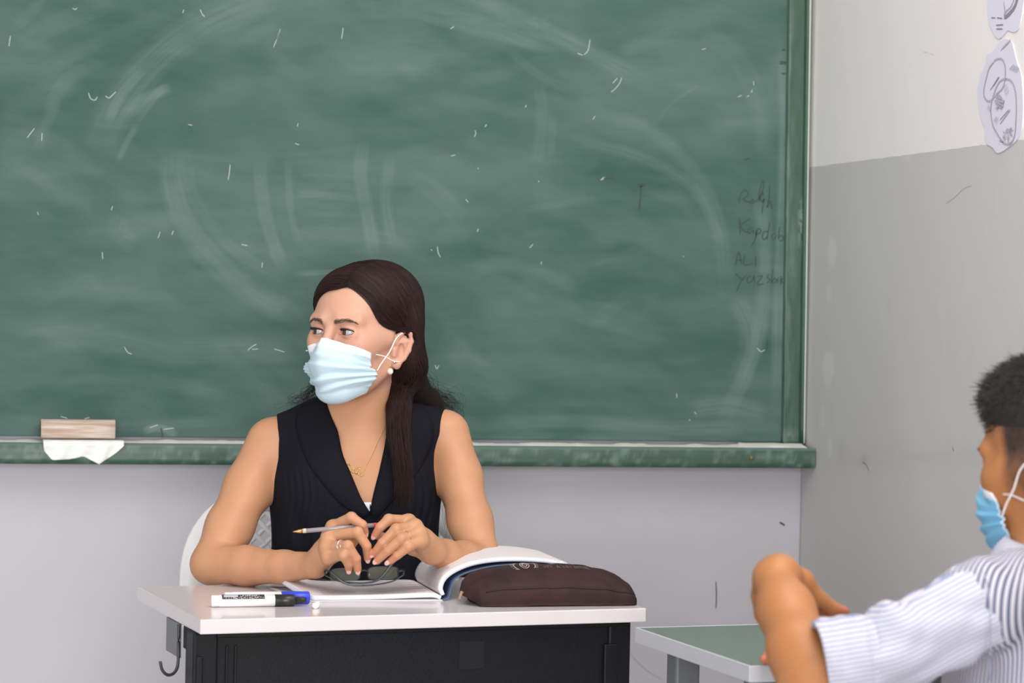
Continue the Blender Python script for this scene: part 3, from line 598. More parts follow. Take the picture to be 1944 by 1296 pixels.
# ================================================================ chairs
m_plast = mat('white_plastic', (228, 226, 228), .35)
def make_chair(origin, rz, label, wid=.54, h=.915):
    r = empty('plastic_chair', origin, rz, label, 'chair')
    # backrest: rounded shield ring with lattice insert; chair faces -y, back at +y
    yb = .21
    hw, z0, z1 = wid/2, .50, h
    def outl(s, k=1.0, n=72):
        a = np.linspace(0, 2*math.pi, n, endpoint=False); ex = 2.6
        x = np.sign(np.cos(a))*np.abs(np.cos(a))**(2/ex)*(hw-s); z = np.sign(np.sin(a))*np.abs(np.sin(a))**(2/ex)*((z1-z0)/2-s)+(z0+z1)/2
        x = x*(1-.10*np.clip((.62-z)/.12, 0, 1)); return x, z
    ycur = lambda x, z: yb+.05*(z-z0)/(z1-z0)-.10*(x/hw)**2*.6
    G = []
    for s, dy in ((0.0, .012), (0.0, -.004), (.006, -.010), (.045, -.010), (.055, -.004), (.055, .012), (0.0, .012)):
        x, z = outl(s); G.append(np.stack([x, ycur(x, z)+dy, z], -1))
    G = np.array(G).transpose(1, 0, 2); np_mesh('backrest_frame', G, grid_q(72, 7, wrap=True), m_plast, r)
    # lattice bars, diagonal both ways, one moulded insert
    V, Q, b = [], [], 0
    pit = .0300; t = .0042
    def inside(x, z): return (abs(x)/(hw-.05))**2.6+(abs(z-(z0+z1)/2)/((z1-z0)/2-.05))**2.6 < 1
    for sgn in (1, -1):
        for i in range(-24, 25):
            c = i*pit; pts = []
            for x in np.linspace(-hw, hw, 120):
                z = (z0+z1)/2+sgn*(x-c)*1.0
                if inside(x, z): pts.append((x, z))
            if len(pts) < 4: continue
            pts = [pts[int(q)] for q in np.linspace(0, len(pts)-1, 7)]
            nrm = np.array([-sgn, 1])/math.sqrt(2)*t
            for (x, z) in pts:
                for dn, dyy in ((-1, -.002), (1, -.002), (1, .003), (-1, .003)):
                    xx, zz = x+nrm[0]*dn, z+nrm[1]*dn; V.append((xx, ycur(xx, zz)+dyy, zz))
            for j in range(len(pts)-1):
                for q in range(4): Q.append((b+j*4+q, b+j*4+(q+1) % 4, b+j*4+4+(q+1) % 4, b+j*4+4+q))
            b = len(V)
    np_mesh('lattice', V, Q, m_plast, r, smooth=False)
    xs_ = np.linspace(-.22, .22, 14); ysq = np.linspace(-.24, .22, 14)
    G = np.array([[(x*(1-.12*((y+.24)/.46)), y, .455-.018*math.cos(x/.22*1.5)*math.cos((y)/.24*1.3)-.03*max(0, (-.17-y)/.07)**2) for y in ysq] for x in xs_])
    slab('seat', G, .012, m_plast, r)
    for x in (-1, 1):
        tube('leg', [(x*.20, -.19, .435), (x*.225, -.24, .0)], [.014, .012], m_gry, r, sides=10)
        tube('leg', [(x*.19, .23, .60), (x*.19, .20, .44), (x*.22, .26, .0)], .013, m_gry, r, sides=10, n=16)
    tube('stretcher', [(-.20, -.19, .432), (.20, -.19, .432)], .011, m_gry, r, sides=10)
    tube('stretcher', [(-.19, .20, .435), (.19, .20, .435)], .011, m_gry, r, sides=10)
    return r
cc = at(641, 1000, 4.94)
make_chair(W3([cc[0], cc[1]-.24, 0]), -YAW, 'white plastic chair with a lattice back behind the seated teacher', .575)

# ================================================================ things on the desk
# open textbook
m_page = mat('book_paper', (232, 226, 228), .7); m_edgep = mat('book_page_edges', (222, 224, 238), .8, var=.1, vscale=2, stretch=(1, 1, 900)); m_cov_shaded = mat('blue_grey_shaded_cover', (78, 92, 122), .4); m_prt = mat('printed_text_grey', (158, 150, 164), .8)  # cover colour includes the shade beneath the curled right pages
O = atz(838, 1139, TZ+.001); L_ = atz(594, 1141, TZ+.001)
bu = (L_-O); bw = np.linalg.norm(bu); bu = -bu/bw; bv = np.array([-bu[1], bu[0], 0])
angb = math.atan2(bu[1], bu[0])-YAW; BD = .205
book = empty('textbook', W3([O[0], O[1], TZ]), angb, 'open textbook lying on the white desk with its right pages curling up', 'book')
def bl_(P): d = np.asarray(P, float)-np.array([O[0], O[1], TZ]); return np.stack([d@bu, d@bv, d[..., 2]], -1)
def bsheet(name, prof, th, material, par, vs, lift=None, n=40, fan=0):  # profile [(u,z)] extruded along v
    p = cr(np.array([(a, b, 0) for a, b in prof]), n)
    G = np.array([[(a*(1+fan*v/BD), v+sh, z+(lift(a, v) if lift else 0)) for v, sh in ((vv, 0) for vv in vs)] for a, z, _ in p])
    return slab(name, G, th, material, par)
vs = np.linspace(0, BD, 24)
lf = lambda a, v: .022*max(0, (-a/bw-.60)/.40)**2*(v/BD)**2+.004*(v/BD)*max(0, -a/bw-.3)
lp = [(-bw, .0085), (-bw*.8, .0085), (-bw*.5, .0095), (-bw*.2, .0115), (-.012, .0115), (0, .0075)]
bsheet('left_page_block', lp, .0062, m_edgep, book, vs, lf, fan=.20)
o = bsheet('left_page', [(a, z+.0008) for a, z in lp], .0005, m_page, book, vs, lf, fan=.20)
rp = [(0, .0085), (-.004, .022), (.004, .040), (.026, .055), (.060, .066), (.11, .071), (.17, .069), (.215, .062)]
def rp_sh(a, v): return -.012*(v/BD)*0
bsheet('right_page_block', rp, .006, m_edgep, book, vs)
bsheet('right_page', [(a-.0006, z+.0008) for a, z in rp], .0005, m_page, book, vs)
bsheet('left_cover', [(-bw-.003, .0014), (-.05, .0014), (.002, .0014)], .0011, m_page, book, np.linspace(-.002, BD+.003, 10), None, fan=.20)
bsheet('cover', [(.002, .0015), (.010, .004), (.013, .010), (.016, .022), (.022, .036), (.045, .048), (.09, .058), (.15, .061), (.22, .055)], .0012, m_cov_shaded, book, np.linspace(-.002, BD+.003, 10), None)
# printed lines on both pages
def pline(prof, t0, t1, v, n=24, h=.0011):
    p = cr(np.array([(a, b, 0) for a, b in prof]), 200); seg = p[int(t0*199):int(t1*199)+1]; seg = seg[np.linspace(0, len(seg)-1, n).astype(int)]
    d = np.gradient(seg, axis=0); nn_ = np.stack([-d[:, 1], d[:, 0]], 1); nn_ /= np.linalg.norm(nn_, axis=1, keepdims=True)
    if nn_[:, 1].mean() < 0: nn_ = -nn_
    return np.stack([seg[:, 0]+nn_[:, 0]*h, np.full(n, v), seg[:, 1]+nn_[:, 1]*h], 1)
Ls = []
for i in range(18):
    v = .018+i*.0102
    Ls.append([pline(lp, .10, .62+(i % 3)*.1, v, h=.0015)+np.array([0, 0, 1])*np.array([[lf(q, v)] for q in pline(lp, .10, .62+(i % 3)*.1, v)[:, 0]])])
    Ls.append([pline(rp, .10, .40 if i % 4 else .3, v, h=.0016)])
V = []; Q = []
for (P,) in Ls:
    b = len(V); m = len(P)
    V += list(P-np.array([0, .0011, 0])); V += list(P+np.array([0, .0011, 0])); Q += [(b+i, b+i+1, b+m+i+1, b+m+i) for i in range(m-1)]
np_mesh('printed_lines', V, Q, m_prt, book, smooth=False)['kind'] = 'stuff'

# pencil case
m_case = mat('dark_brown_nylon', (58, 36, 36), .7, spec=.25, var=.16, vscale=22, bump=.0016, bscale=34, dark=(44, 28, 29))
Pa = atz(930, 1153, TZ); Pb = atz(1208, 1150, TZ); pu = (Pb-Pa)/np.linalg.norm(Pb-Pa); pv = np.array([-pu[1], pu[0], 0])
P0 = Pa-pu*.034; PL = np.linalg.norm(Pb-P0)+.004
angp = math.atan2(pu[1], pu[0])-YAW
case = empty('pencil_case', W3([P0[0], P0[1], TZ]), angp, 'dark brown zipped fabric pencil case on the right front of the white desk', 'pencil case')
hs = [(0, .34, .5), (.02, .62, .72), (.06, .80, .88), (.12, .93, .96), (.22, 1.0, 1), (.38, 1.06, 1), (.60, 1.07, 1), (.74, 1.02, 1), (.86, .88, 1), (.93, .76, 1), (.98, .60, .95), (1.0, .45, .84)]
nU, nR = 90, 40
ring = cr(np.array([(.002, .002, 0), (-.001, .015, 0), (.000, .029, 0), (.010, .040, 0), (.035, .052, 0), (.065, .0585, 0), (.092, .056, 0), (.106, .040, 0), (.110, .020, 0), (.106, .002, 0), (.055, .0, 0), (.004, .0, 0)]), nR)
G = np.zeros((nU, nR, 3)); tt = np.linspace(0, 1, nU); tt = .5-.5*np.cos(tt*math.pi)*1.0
for i, t in enumerate(tt):
    h = np.interp(t, [a for a, _, _ in hs], [b for _, b, _ in hs]); wq = np.interp(t, [a for a, _, _ in hs], [c for _, _, c in hs])
    lo = np.clip(ring[:, 1]/.03, 0, 1); z = ring[:, 1]*(lo*h+(1-lo)*max(h, .75)); y = .055+(ring[:, 0]-.055)*wq
    endl = (1-min(1, t/.10))**2*.026; endr = (1-min(1, (1-t)/.03))**2*.004
    x = t*PL + endl*(1-np.clip(ring[:, 1]/.05, 0, 1))*.9 - endr*(ring[:, 1]/.05)
    wr_ = .0026*(vnoise(t*16+y*30, y*40+z*20, 31)-.5)+.0040*(vnoise(t*9+y*18, z*26, 32)-.5)*(np.clip(1-t*5, 0, 1)+np.clip(t*7-5.8, 0, 1)+.25)
    m_ = z > .001
    G[i, :, 0] = x; G[i, :, 1] = y-wr_*m_*.8*(ring[:, 0] < .05); G[i, :, 2] = z+wr_*m_
# stitched seam groove along the front edge
seam = np.exp(-((ring[:, 1]-.029)/.0028)**2)*(ring[:, 0] < .03)
G[:, :, 1] += seam*.0014; G[:, :, 2] -= seam*.0006
Vc = np.concatenate([G.reshape(-1, 3), G[0].mean(0)[None], G[-1].mean(0)[None]])
Q = grid_q(nU, nR); Q = np.concatenate([Q, [(i*nR+nR-1, i*nR, (i+1)*nR, (i+1)*nR+nR-1) for i in range(nU-1)]])[:, ::-1]
c0, c1_ = nU*nR, nU*nR+1
caps = [(c0, j, (j+1) % nR, c0) for j in range(nR)]
me = bpy.data.meshes.new('pouch'); me.from_pydata(Vc.tolist(), [], [tuple(q) for q in Q.tolist()]+[(c0, j, (j+1) % nR) for j in range(nR)]+[(c1_, (nU-1)*nR+(j+1) % nR, (nU-1)*nR+j) for j in range(nR)]); me.update()
obj_me('pouch', me, m_case, case, smooth=True)
i0 = [int(np.argmin(abs(tt-q))) for q in np.linspace(.10, .985, 30)]; js = int(np.argmax(seam))
tube('seam', [G[i, js]+np.array([0, -.0004, .0012]) for i in i0], .0009, mat('dark_stitching', (34, 22, 24), .8), case, sides=5)
jz = int(np.argmin(abs(ring[:, 0]-.100)+abs(ring[:, 1]-.05)))
tube('zipper', [G[i, jz]+np.array([0, .001, .0004]) for i in i0], .0022, mat('brown_zip', (48, 34, 34), .5), case, sides=6)
tube('zip_pull', [G[2, 30]+np.array([-.001, -.01, .004]), (-.004, .045, .020), (-.008, .040, .008)], .0028, mat('tan_zip_pull', (150, 120, 96), .5), case)
# white emblem (wreath round a globe) and two lines of lettering printed on the slope
def on_case(u, v):               # printed point: u along, v 0..1 depth on upper slope
    t = u/PL; i = np.interp(t, tt, np.arange(nU)); ii = int(min(nU-2, i)); f = i-ii
    col = G[ii]*(1-f)+G[ii+1]*f; y = .036+v*.05
    k = np.arange(3, 26); z = np.interp(y, col[k, 1], col[k, 2]); return np.array([u, y, z+.0009])
eu = float(np.dot(at(996, 1075, 4.36)-P0, pu)); LN = []
for s in (-1, 1):
    LN.append([on_case(eu+s*(.0075+.010*math.sin(a)), .50-.42*math.cos(a)) for a in np.linspace(.5, 2.9, 12)])
    for a in np.linspace(.7, 2.6, 6): LN.append([on_case(eu+s*(.0075+.010*math.sin(a)), .50-.42*math.cos(a)), on_case(eu+s*(.0115+.012*math.sin(a)), .56-.50*math.cos(a))])
for rr_ in (.004, .0072): LN.append([on_case(eu+rr_*math.cos(a), .50+.30*rr_/.0072*math.sin(a)) for a in np.linspace(0, 2*math.pi, 18)])
LN.append([on_case(eu-.007, .5), on_case(eu+.007, .5)]); LN.append([on_case(eu, .2), on_case(eu, .8)])
V, Q = ribbons([np.array(l) for l in LN], .0012, (0, -.4, .9)); m_emb = mat('cream_print', (196, 186, 176), .7)
np_mesh('printed_emblem', V, Q, m_emb, case, smooth=False)
LN = []; rr = random.Random(5)
glyph = [[(0, 0), (0, 1), (1, .9), (.1, .5)], [(0, 0), (.5, 1), (1, 0)], [(0, 1), (0, 0), (1, 0)], [(0, 0), (0, 1), (1, 0), (1, 1)], [(0, 1), (1, 1), (0, 0), (1, 0)], [(1, 1), (0, .9), (0, .1), (1, 0)], [(0, 1), (1, 1)], [(.5, 0), (.5, 1)]]
for row, (ua, n_, v0) in enumerate(((eu+.046, 11, .62), (eu+.026, 22, .16))):
    for i in range(n_):
        if row == 1 and i in (6, 14): continue
        g_ = glyph[rr.randrange(8)]; LN.append([on_case(ua+i*.0038+q[0]*.0026, v0+q[1]*.26) for q in g_])
V, Q = ribbons([np.array(l) for l in LN], .0008, (0, -.4, .9)); np_mesh('printed_lettering', V, Q, mat('faint_print', (140, 126, 120), .7), case, smooth=False)

# whiteboard markers and a stub of chalk
m_mwhite = mat('marker_white_plastic', (243, 240, 238), .3); m_mblk = mat('marker_black_cap', (34, 34, 32), .35); m_mblue = mat('marker_blue_cap', (52, 66, 205), .35)
def marker(name, pa, pb, r, capm, label, lab):
    pa, pb = np.asarray(pa, float), np.asarray(pb, float); L = np.linalg.norm(pb-pa); base = np.array([pa[0], pa[1], TZ]); rl = rel(base)
    root = vroot(name, base, label, 'marker'); a, b = rl(pa), rl(pb); d = (b-a)/L
    bl0 = .665*L
    lathe('barrel', [(0, 0.0001), (0, r*.90), (.002, r*.97), (.010, r*.97), (.0105, r*.93), (.012, r*.93), (.0125, r), (bl0, r), (bl0, r*.9), (bl0, 0.0001)], a, b, m_mwhite, root)
    lathe('cap', [(bl0+.0004, 0.0001), (bl0+.0004, r*1.02), (L*.87, r*.98), (L*.87+.001, r*.9), (L*.875, r*.62), (L*.97, r*.5), (L, r*.42), (L, .0001)] if lab else [(bl0, .0001), (bl0, r*1.02), (L-.002, r*.96), (L, r*.86), (L, .0001)], a, b, capm, root)
    return root, a, b, d, L
a1 = atz(400, 1153, TZ); a1 = a1+np.array([0, .006, .0098]); b1 = atz(580, 1151, TZ)+np.array([0, .006, .0098])
root, a, b, d, L = marker('whiteboard_marker', a1, b1, .0098, m_mblk, 'white whiteboard marker with a black cap and black printed label, in front', True)
r = .0098
ref = np.cross(d, [0, 0, 1.]); ref /= np.linalg.norm(ref); up_ = np.cross(ref, d)
def on_m(t, g, dr=.0002): return a+d*t+(r+dr)*(math.cos(g)*ref*1.0+math.sin(g)*up_)   # ref points to the viewer side
if ref[1] > 0: ref = -ref
lt0, lt1 = .105*L, .555*L
G = np.array([[on_m(t, g) for g in np.linspace(.38, 1.75, 12)] for t in np.linspace(lt0, lt1, 6)])
np_mesh('black_label', G, grid_q(6, 12), mat('label_black', (42, 38, 40), .5), root)
G = np.array([[on_m(t, g, .0004) for g in np.linspace(.78, 1.25, 6)] for t in np.linspace(lt0+.003, lt0+.026, 6)])
np_mesh('label_logo_box', G, grid_q(6, 6), mat('label_silver', (186, 184, 190), .5), root)
LN = []; rr = random.Random(11)
for i in range(15): LN.append([on_m(lt0+.005+i*.0043+q[0]*.003, .50+q[1]*.22, .0006) for q in glyph[rr.randrange(8)]])
for i in range(9): LN.append([on_m(lt0+.030+i*.0036+q[0]*.0026, .86+q[1]*.22, .0006) for q in glyph[rr.randrange(8)]])
V, Q = ribbons([np.array(l) for l in LN], .0007, -_fw); np_mesh('label_lettering', V, Q, m_mwhite, root, smooth=False)
a2 = atz(418, 1143, TZ)+np.array([0, .004, .0108]); b2 = atz(584, 1146, TZ)+np.array([0, .002, .0100]); a2 = a1+np.array([.018, .0262, .001]); b2 = b1+np.array([.003, .0262, .001])
marker('whiteboard_marker', a2, b2, .0108, m_mblue, 'white whiteboard marker with a blue cap, lying behind the black-capped one', False)
ch0 = atz(598, 1156, TZ)+np.array([0, .004, .0052]); ch1 = atz(609, 1152, TZ)+np.array([0, .020, .0052])
base = np.array([ch0[0], ch0[1], TZ]); rt_ = vroot('chalk_stick', base, 'short stub of white chalk right of the marker caps', 'chalk'); rl = rel(base)
lathe('stub', [(0, .0001), (0, .0045), (.001, .0051), (.018, .0049), (.019, .004), (.019, .0001)], rl(ch0), rl(ch1), mat('white_chalk', (246, 242, 236), .9), rt_)
m_pin = mat('silver_wire', (120, 120, 130), .3, .8)
q0 = atz(583, 1146, TZ+.006); q1 = atz(592, 1134, TZ+.004)

# eyeglasses, folded, on the open page
m_gfr = mat('dark_grey_frame', (66, 72, 76), .3, .3); m_lens = mat('tinted_lens', (196, 220, 208), .04, trans=.85, spec=.6); m_nose = mat('yellowish_nose_pad', (150, 148, 96), .3, trans=.4)
gY = 4.385; gb = np.array([*at(690, 1100, gY)[:2], TZ+.017]); gr = vroot('eyeglasses', gb, 'folded rectangular eyeglasses with thin grey temples lying on the open page', 'eyeglasses'); rl = rel(gb)
def gp(x, y, Y): return rl(at(x, y, Y))
for cx, w_, cyy in ((655, 56, 1090), (727, 58, 1087)):
    ang = np.linspace(0, 2*math.pi, 33)[:-1]; ex = 4.5
    xs_ = np.sign(np.cos(ang))*np.abs(np.cos(ang))**(2/ex)*w_/2; zs2 = np.sign(np.sin(ang))*np.abs(np.sin(ang))**(2/ex)*11.5
    P = np.array([gp(cx+x_, cyy-z_-x_*.04, gY-.010+z_*.0016) for x_, z_ in zip(xs_, zs2)])
    Pc = np.concatenate([P, P[:1]]); V, Q = tubes(Pc[None], .0011, 6); np_mesh('lens_rim', V, Q, m_gfr, gr)
    me = bpy.data.meshes.new('lens'); me.from_pydata((P*.999).tolist()+((P+np.array([0, .0012, 0]))).tolist(), [], [tuple(range(32)), tuple(range(63, 31, -1))]+[(i, (i+1) % 32, 32+(i+1) % 32, 32+i) for i in range(32)]); obj_me('lens', me, m_lens, gr)
tube('bridge', [gp(683, 1086, gY-.010), (gp(691, 1082, gY-.014)), gp(699, 1085, gY-.010)], .0012, m_gfr, gr, n=10)
for x_ in (681, 701): blob('nose_pad', gp(x_, 1092, gY-.015), (.0018, .0022, .0048), m_nose, gr)
for x_, s_ in ((626, -1), (757, 1)): tube('hinge', [gp(x_, 1084, gY-.008), gp(x_-s_*-9, 1083, gY-.012), gp(x_+s_*9, 1090, gY-.020)], .0017, m_gfr, gr, n=10)
tube('temple', [gp(618, 1092, gY-.021), gp(640, 1102, gY-.030), gp(672, 1106, gY-.040), (gp(697, 1106, gY-.048)), gp(716, 1101, gY-.050), gp(729, 1090, gY-.050), gp(741, 1074, gY-.049), gp(751, 1062, gY-.047)], [.0012, .0012, .0013, .0015, .0020, .0023, .0024, .0022], m_gfr, gr, n=44)
tube('temple', [gp(766, 1091, gY-.021), gp(745, 1103, gY-.026), gp(715, 1109, gY-.036), gp(690, 1111, gY-.043), gp(668, 1110, gY-.047), gp(652, 1105, gY-.047), gp(640, 1096, gY-.046), gp(628, 1085, gY-.044)], [.0012, .0012, .0013, .0015, .0018, .0021, .0023, .0020], m_gfr, gr, n=44)
# ================================================================ people
m_skin = mat('skin_light', (191, 140, 106), .48, var=.05, vscale=16, bump=.0002, bscale=500, sss=.12, spec=.4)
mix_attr(m_skin, 'fair', (202, 155, 135), 1.0); mix_attr(m_skin, 'flush', (196, 112, 92), .75)
m_skin2 = mat('skin_tan', (170, 113, 70), .5, var=.06, vscale=14, bump=.0002, bscale=400, sss=.12, spec=.35)
mix_attr(m_skin2, 'flush', (196, 112, 92), .75); mix_attr(m_skin2, 'stubble', (50, 42, 40), .95)
m_hair = mat('dark_brown_hair', (27, 17, 16), .6, var=.35, vscale=9, spec=.15, bump=.0012, bscale=1, stretch=(420, 420, 26))
m_strand = mat('dark_brown_strands', (31, 19, 17), .5, spec=.25)
m_strand2 = mat('reddish_brown_strands', (52, 29, 25), .5, spec=.25)
m_black = mat('navy_black_cotton', (24, 24, 32), .85, bump=.0003, bscale=160, spec=.1)
m_black2 = mat('navy_black_collar', (22, 22, 29), .8, bump=.0003, bscale=160, spec=.1)
m_gold = mat('gold', (222, 190, 120), .25, .9); m_silver = mat('silver', (215, 215, 220), .2, 1.0); m_pearl = mat('pearl', (240, 222, 208), .2, coat=.6)
m_mask = mat('pale_blue_mask', (190, 212, 224), .8, bump=.0003, bscale=300, spec=.2); mix_attr(m_mask, 'edge', (238, 236, 242), 1.0)
m_loop = mat('white_elastic', (240, 236, 238), .7)
m_brow = mat('brow_hair', (92, 68, 58), .8); m_lash = mat('lash', (30, 22, 22), .7)
def eye_mat(name, iris, gaze):
    m = mat(name, (232, 228, 230), .12, spec=.6, coat=.5); nt = m.node_tree; b = nt.nodes['Principled BSDF']
    tc = nt.nodes.new('ShaderNodeTexCoord'); vm = nt.nodes.new('ShaderNodeVectorMath'); vm.operation = 'DOT_PRODUCT'
    nn = nt.nodes.new('ShaderNodeVectorMath'); nn.operation = 'NORMALIZE'; nt.links.new(tc.outputs['Normal'], nn.inputs[0]); nt.links.new(nn.outputs[0], vm.inputs[0]); vm.inputs[1].default_value = gaze
    r = nt.nodes.new('ShaderNodeValToRGB'); e = r.color_ramp.elements; e[0].position = 0; e[0].color = (*lin((184, 174, 180)), 1); e[1].position = 1; e[1].color = (*lin((12, 10, 10)), 1)
    for p_, c in ((.845, (178, 170, 176)), (.852, (36, 24, 22)), (.89, iris), (.955, iris), (.965, (12, 10, 10))):
        q = e.new(p_); q.color = (*lin(c), 1)
    nt.links.new(vm.outputs['Value'], r.inputs[0]); nt.links.new(r.outputs[0], b.inputs['Base Color']); return m

def head_prims(F, c, R, s=1.0):
    """sculpt a head: local axes x = its left, -y = face, z up, origin between the eyes' height and ears."""
    L = lambda p: np.asarray(c)+R@(np.asarray(p, float)*s)
    def e(p, r, k=.02, op=1, Rl=I3): F.ell(L(p), np.array(r)*s, R@Rl, k*s, op)
    def cn(a, b, ra, rb, k=.01, op=1): F.cone(L(a), L(b), ra*s, rb*s, k*s, op)
    e((0, .018, .038), (.073, .090, .078), .02)               # cranium
    e((0, -.022, .034), (.062, .066, .058), .03)              # forehead
    e((0, -.030, -.035), (.056, .058, .062), .03)             # mid face
    e((0, -.040, -.080), (.044, .046, .036), .03)             # jaw
    for x in (-1, 1):
        e((x*.040, -.056, -.030), (.022, .024, .022), .025)   # cheekbone
        cn((x*.047, .004, -.060), (x*.018, -.074, -.104), .016, .014, .03)    # jaw line
        cn((x*.062, -.010, -.012), (x*.046, -.064, -.014), .008, .010, .03)   # zygomatic arch
        cn((x*.018, -.087, .017), (x*.046, -.074, .019), .008, .007, .02)     # brow ridge
    e((0, -.084, -.106), (.018, .015, .014), .02)             # chin
    for x in (-1, 1): e((x*.032, -.098, -.001), (.021, .016, .0135), .014, -1)  # sockets
    cn((0, -.088, .010), (0, -.109, -.034), .0068, .0095, .012)   # nose
    for x in (-1, 1): e((x*.010, -.102, -.038), (.0075, .009, .0065), .006)
    e((0, -.094, -.064), (.022, .010, .006), .006); e((0, -.094, -.073), (.019, .011, .007), .005)  # lips
    for x in (-1, 1):                                        # lids over the eyeball, then the slit between them
        e((x*.0315, -.0765, -.001), (.0142, .0138, .0132), .005)
        e((x*.0320, -.0900, -.0015), (.0140, .0120, .0046), .0015, -1)
        e((x*.0315, -.0765, -.001), (.0120, .0118, .0118), .0008, -1)
        cn((x*.0180, -.0865, -.003), (x*.0186, -.0860, -.003), .0022, .0020, .003)
    for x in (-1, 1):                                        # ears
        d = np.array([x*.50, .866, 0]); up = np.array([x*.10, .12, 1.]); up /= np.linalg.norm(up)
        o_ = np.array([x*.0700, .004, -.030]); q = lambda u, v, w=0: o_+d*u+up*v+np.array([x*.866, -.5, 0])*w
        Re = np.stack([d, np.cross(up, d), up], 1); e(q(.012, .004), (.0155, .0035, .024), .004, 1, Re)
        pts = [(-.002, .012), (.002, .024), (.012, .031), (.023, .027), (.028, .014), (.026, -.002), (.019, -.016), (.010, -.026)]
        for i in range(len(pts)-1): cn(q(*pts[i], .002), q(*pts[i+1], .002), .0036, .0036, .003)
        cn(q(.006, .010, .001), q(.019, .014, .001), .0028, .0024, .004); cn(q(.018, .014, .001), (q(.016, -.006, .001)), .0026, .0024, .004)
        e(q(.011, -.001, .0035), (.0065, .0050, .0105), .003, -1, Re)
        e(q(.007, -.0265, .001), (.0082, .0042, .0088), .005, 1, Re); cn(q(-.002, -.002, .002), q(-.001, -.010, .002), .004, .004, .004)
        cn(q(-.004, .008, -.006), q(-.001, -.016, -.006), .007, .006, .008)
    return L

def strands_obj(name, P, r, material, par, taper=True, sides=3):
    n, m, _ = P.shape
    R = np.full((n, m), r) if np.ndim(r) == 0 else np.broadcast_to(r[:, None], (n, m)).copy()
    if taper: R = R*np.interp(np.linspace(0, 1, m), [0, .04, .7, 1], [.5, 1, .9, .12])[None]
    V, Q = tubes(P, R, sides); o = np_mesh(name, V, Q, material, par); o['kind'] = 'stuff'; return o

# ---------------------------------------------------------------- the teacher
PSI = math.radians(33)
HC = at(686, 628, 4.60); HR = Rz(-PSI)@Ry(math.radians(0))
TB = np.array([HC[0], 4.66, .50]); r_ = rel(TB)
F = Field()
HL = head_prims(F, HC, HR)
# neck and torso
F.cone(HL((0, .022, -.045)), at(688, 800, 4.655), .050, .053, .02)
F.cone(at(688, 780, 4.65), at(690, 850, 4.675), .052, .062, .03)
T0 = len(F.p)
torso = [('e', at(674, 905, 4.685), (.150, .098, .150), .03), ('e', at(612, 922, 4.625), (.062, .052, .062), .04), ('e', at(742, 922, 4.625), (.062, .052, .062), .04),
         ('e', at(674, 1060, 4.67), (.142, .100, .17), .05), ('e', at(676, 1240, 4.66), (.165, .115, .12), .05)]
for t_, c, r, k in torso: F.ell(c, r, I3, k)
F.cone(at(655, 812, 4.67), at(530, 836, 4.675), .046, .040, .03)
F.cone(at(722, 812, 4.67), at(828, 822, 4.675), .046, .040, .03)
F.cone(at(680, 838, 4.625), at(600, 822, 4.640), .010, .008, .02); F.cone(at(700, 838, 4.625), at(770, 820, 4.640), .010, .008, .02)  # collarbones
TORSO = F.p[T0:]
F.chain([at(511, 840, 4.67), at(472, 925, 4.65), at(436, 1000, 4.61), at(401, 1070, 4.57)], [.0405, .0415, .0395, .0345], .02)
F.chain([at(401, 1070, 4.57), at(470, 1074, 4.52), at(540, 1076, 4.46), at(597, 1072, 4.405)], [.0345, .0335, .0270, .0215], .012)
F.chain([at(850, 822, 4.67), at(871, 905, 4.65), at(893, 990, 4.61), at(915, 1062, 4.575)], [.0385, .0385, .0365, .0320], .02)
F.chain([at(915, 1064, 4.575), at(880, 1060, 4.51), at(845, 1052, 4.45), at(820, 1044, 4.405)], [.0320, .0290, .0240, .0210], .012)
def finger(pts, rs, k=.0030, kroot=.012):
    F.cone(pts[0], pts[1], rs[0], rs[1], kroot)
    for i in range(1, len(pts)-1): F.cone(pts[i], pts[i+1], rs[i], rs[i+1], k)
tips = []
def hand(wr, mcps, fingers, thumb, side):
    # palm: fan of bones between the wrist and the knuckles
    F.cone(wr, (wr+np.mean(mcps, 0))/2, .021, .019, .012)
    for m_ in mcps: F.cone(wr+(m_-wr)*.15, m_, .0150, .0105, .010)
    for i in range(3): F.cone(mcps[i], mcps[i+1], .0105, .0100, .008)
    for m_, f in zip(mcps, fingers):
        P = [m_]+f; rs = [.0100, .0090, .0078, .0066]
        if f is fingers[3]: rs = [q*.90 for q in rs]
        finger(P, rs, .0022, .006)
        F.ball(P[1], rs[1]*1.0, .003)
        tips.append((P[-1], P[-2]))
    finger(thumb, [.0150, .0120, .0098, .0080], .006, .012); tips.append((thumb[-1], thumb[-2]))
wl = at(600, 1070, 4.400)
hand(wl, [at(632, 1000, 4.385), at(624, 1018, 4.362), at(621, 1038, 4.350), at(624, 1058, 4.345)],
     [[at(667, 982, 4.362), at(688, 996, 4.358), at(693, 1011, 4.364)],
      [at(679, 1010, 4.335), at(696, 1036, 4.338), at(698, 1059, 4.350)],
      [at(660, 1036, 4.318), at(676, 1060, 4.325), at(679, 1081, 4.338)],
      [at(652, 1054, 4.312), at(661, 1070, 4.325), at(662, 1080, 4.335)]],
     [wl+np.array([.006, .004, .004]), at(636, 1052, 4.405), at(665, 1030, 4.402), at(684, 1014, 4.392)], 1)
wr = at(822, 1046, 4.400)
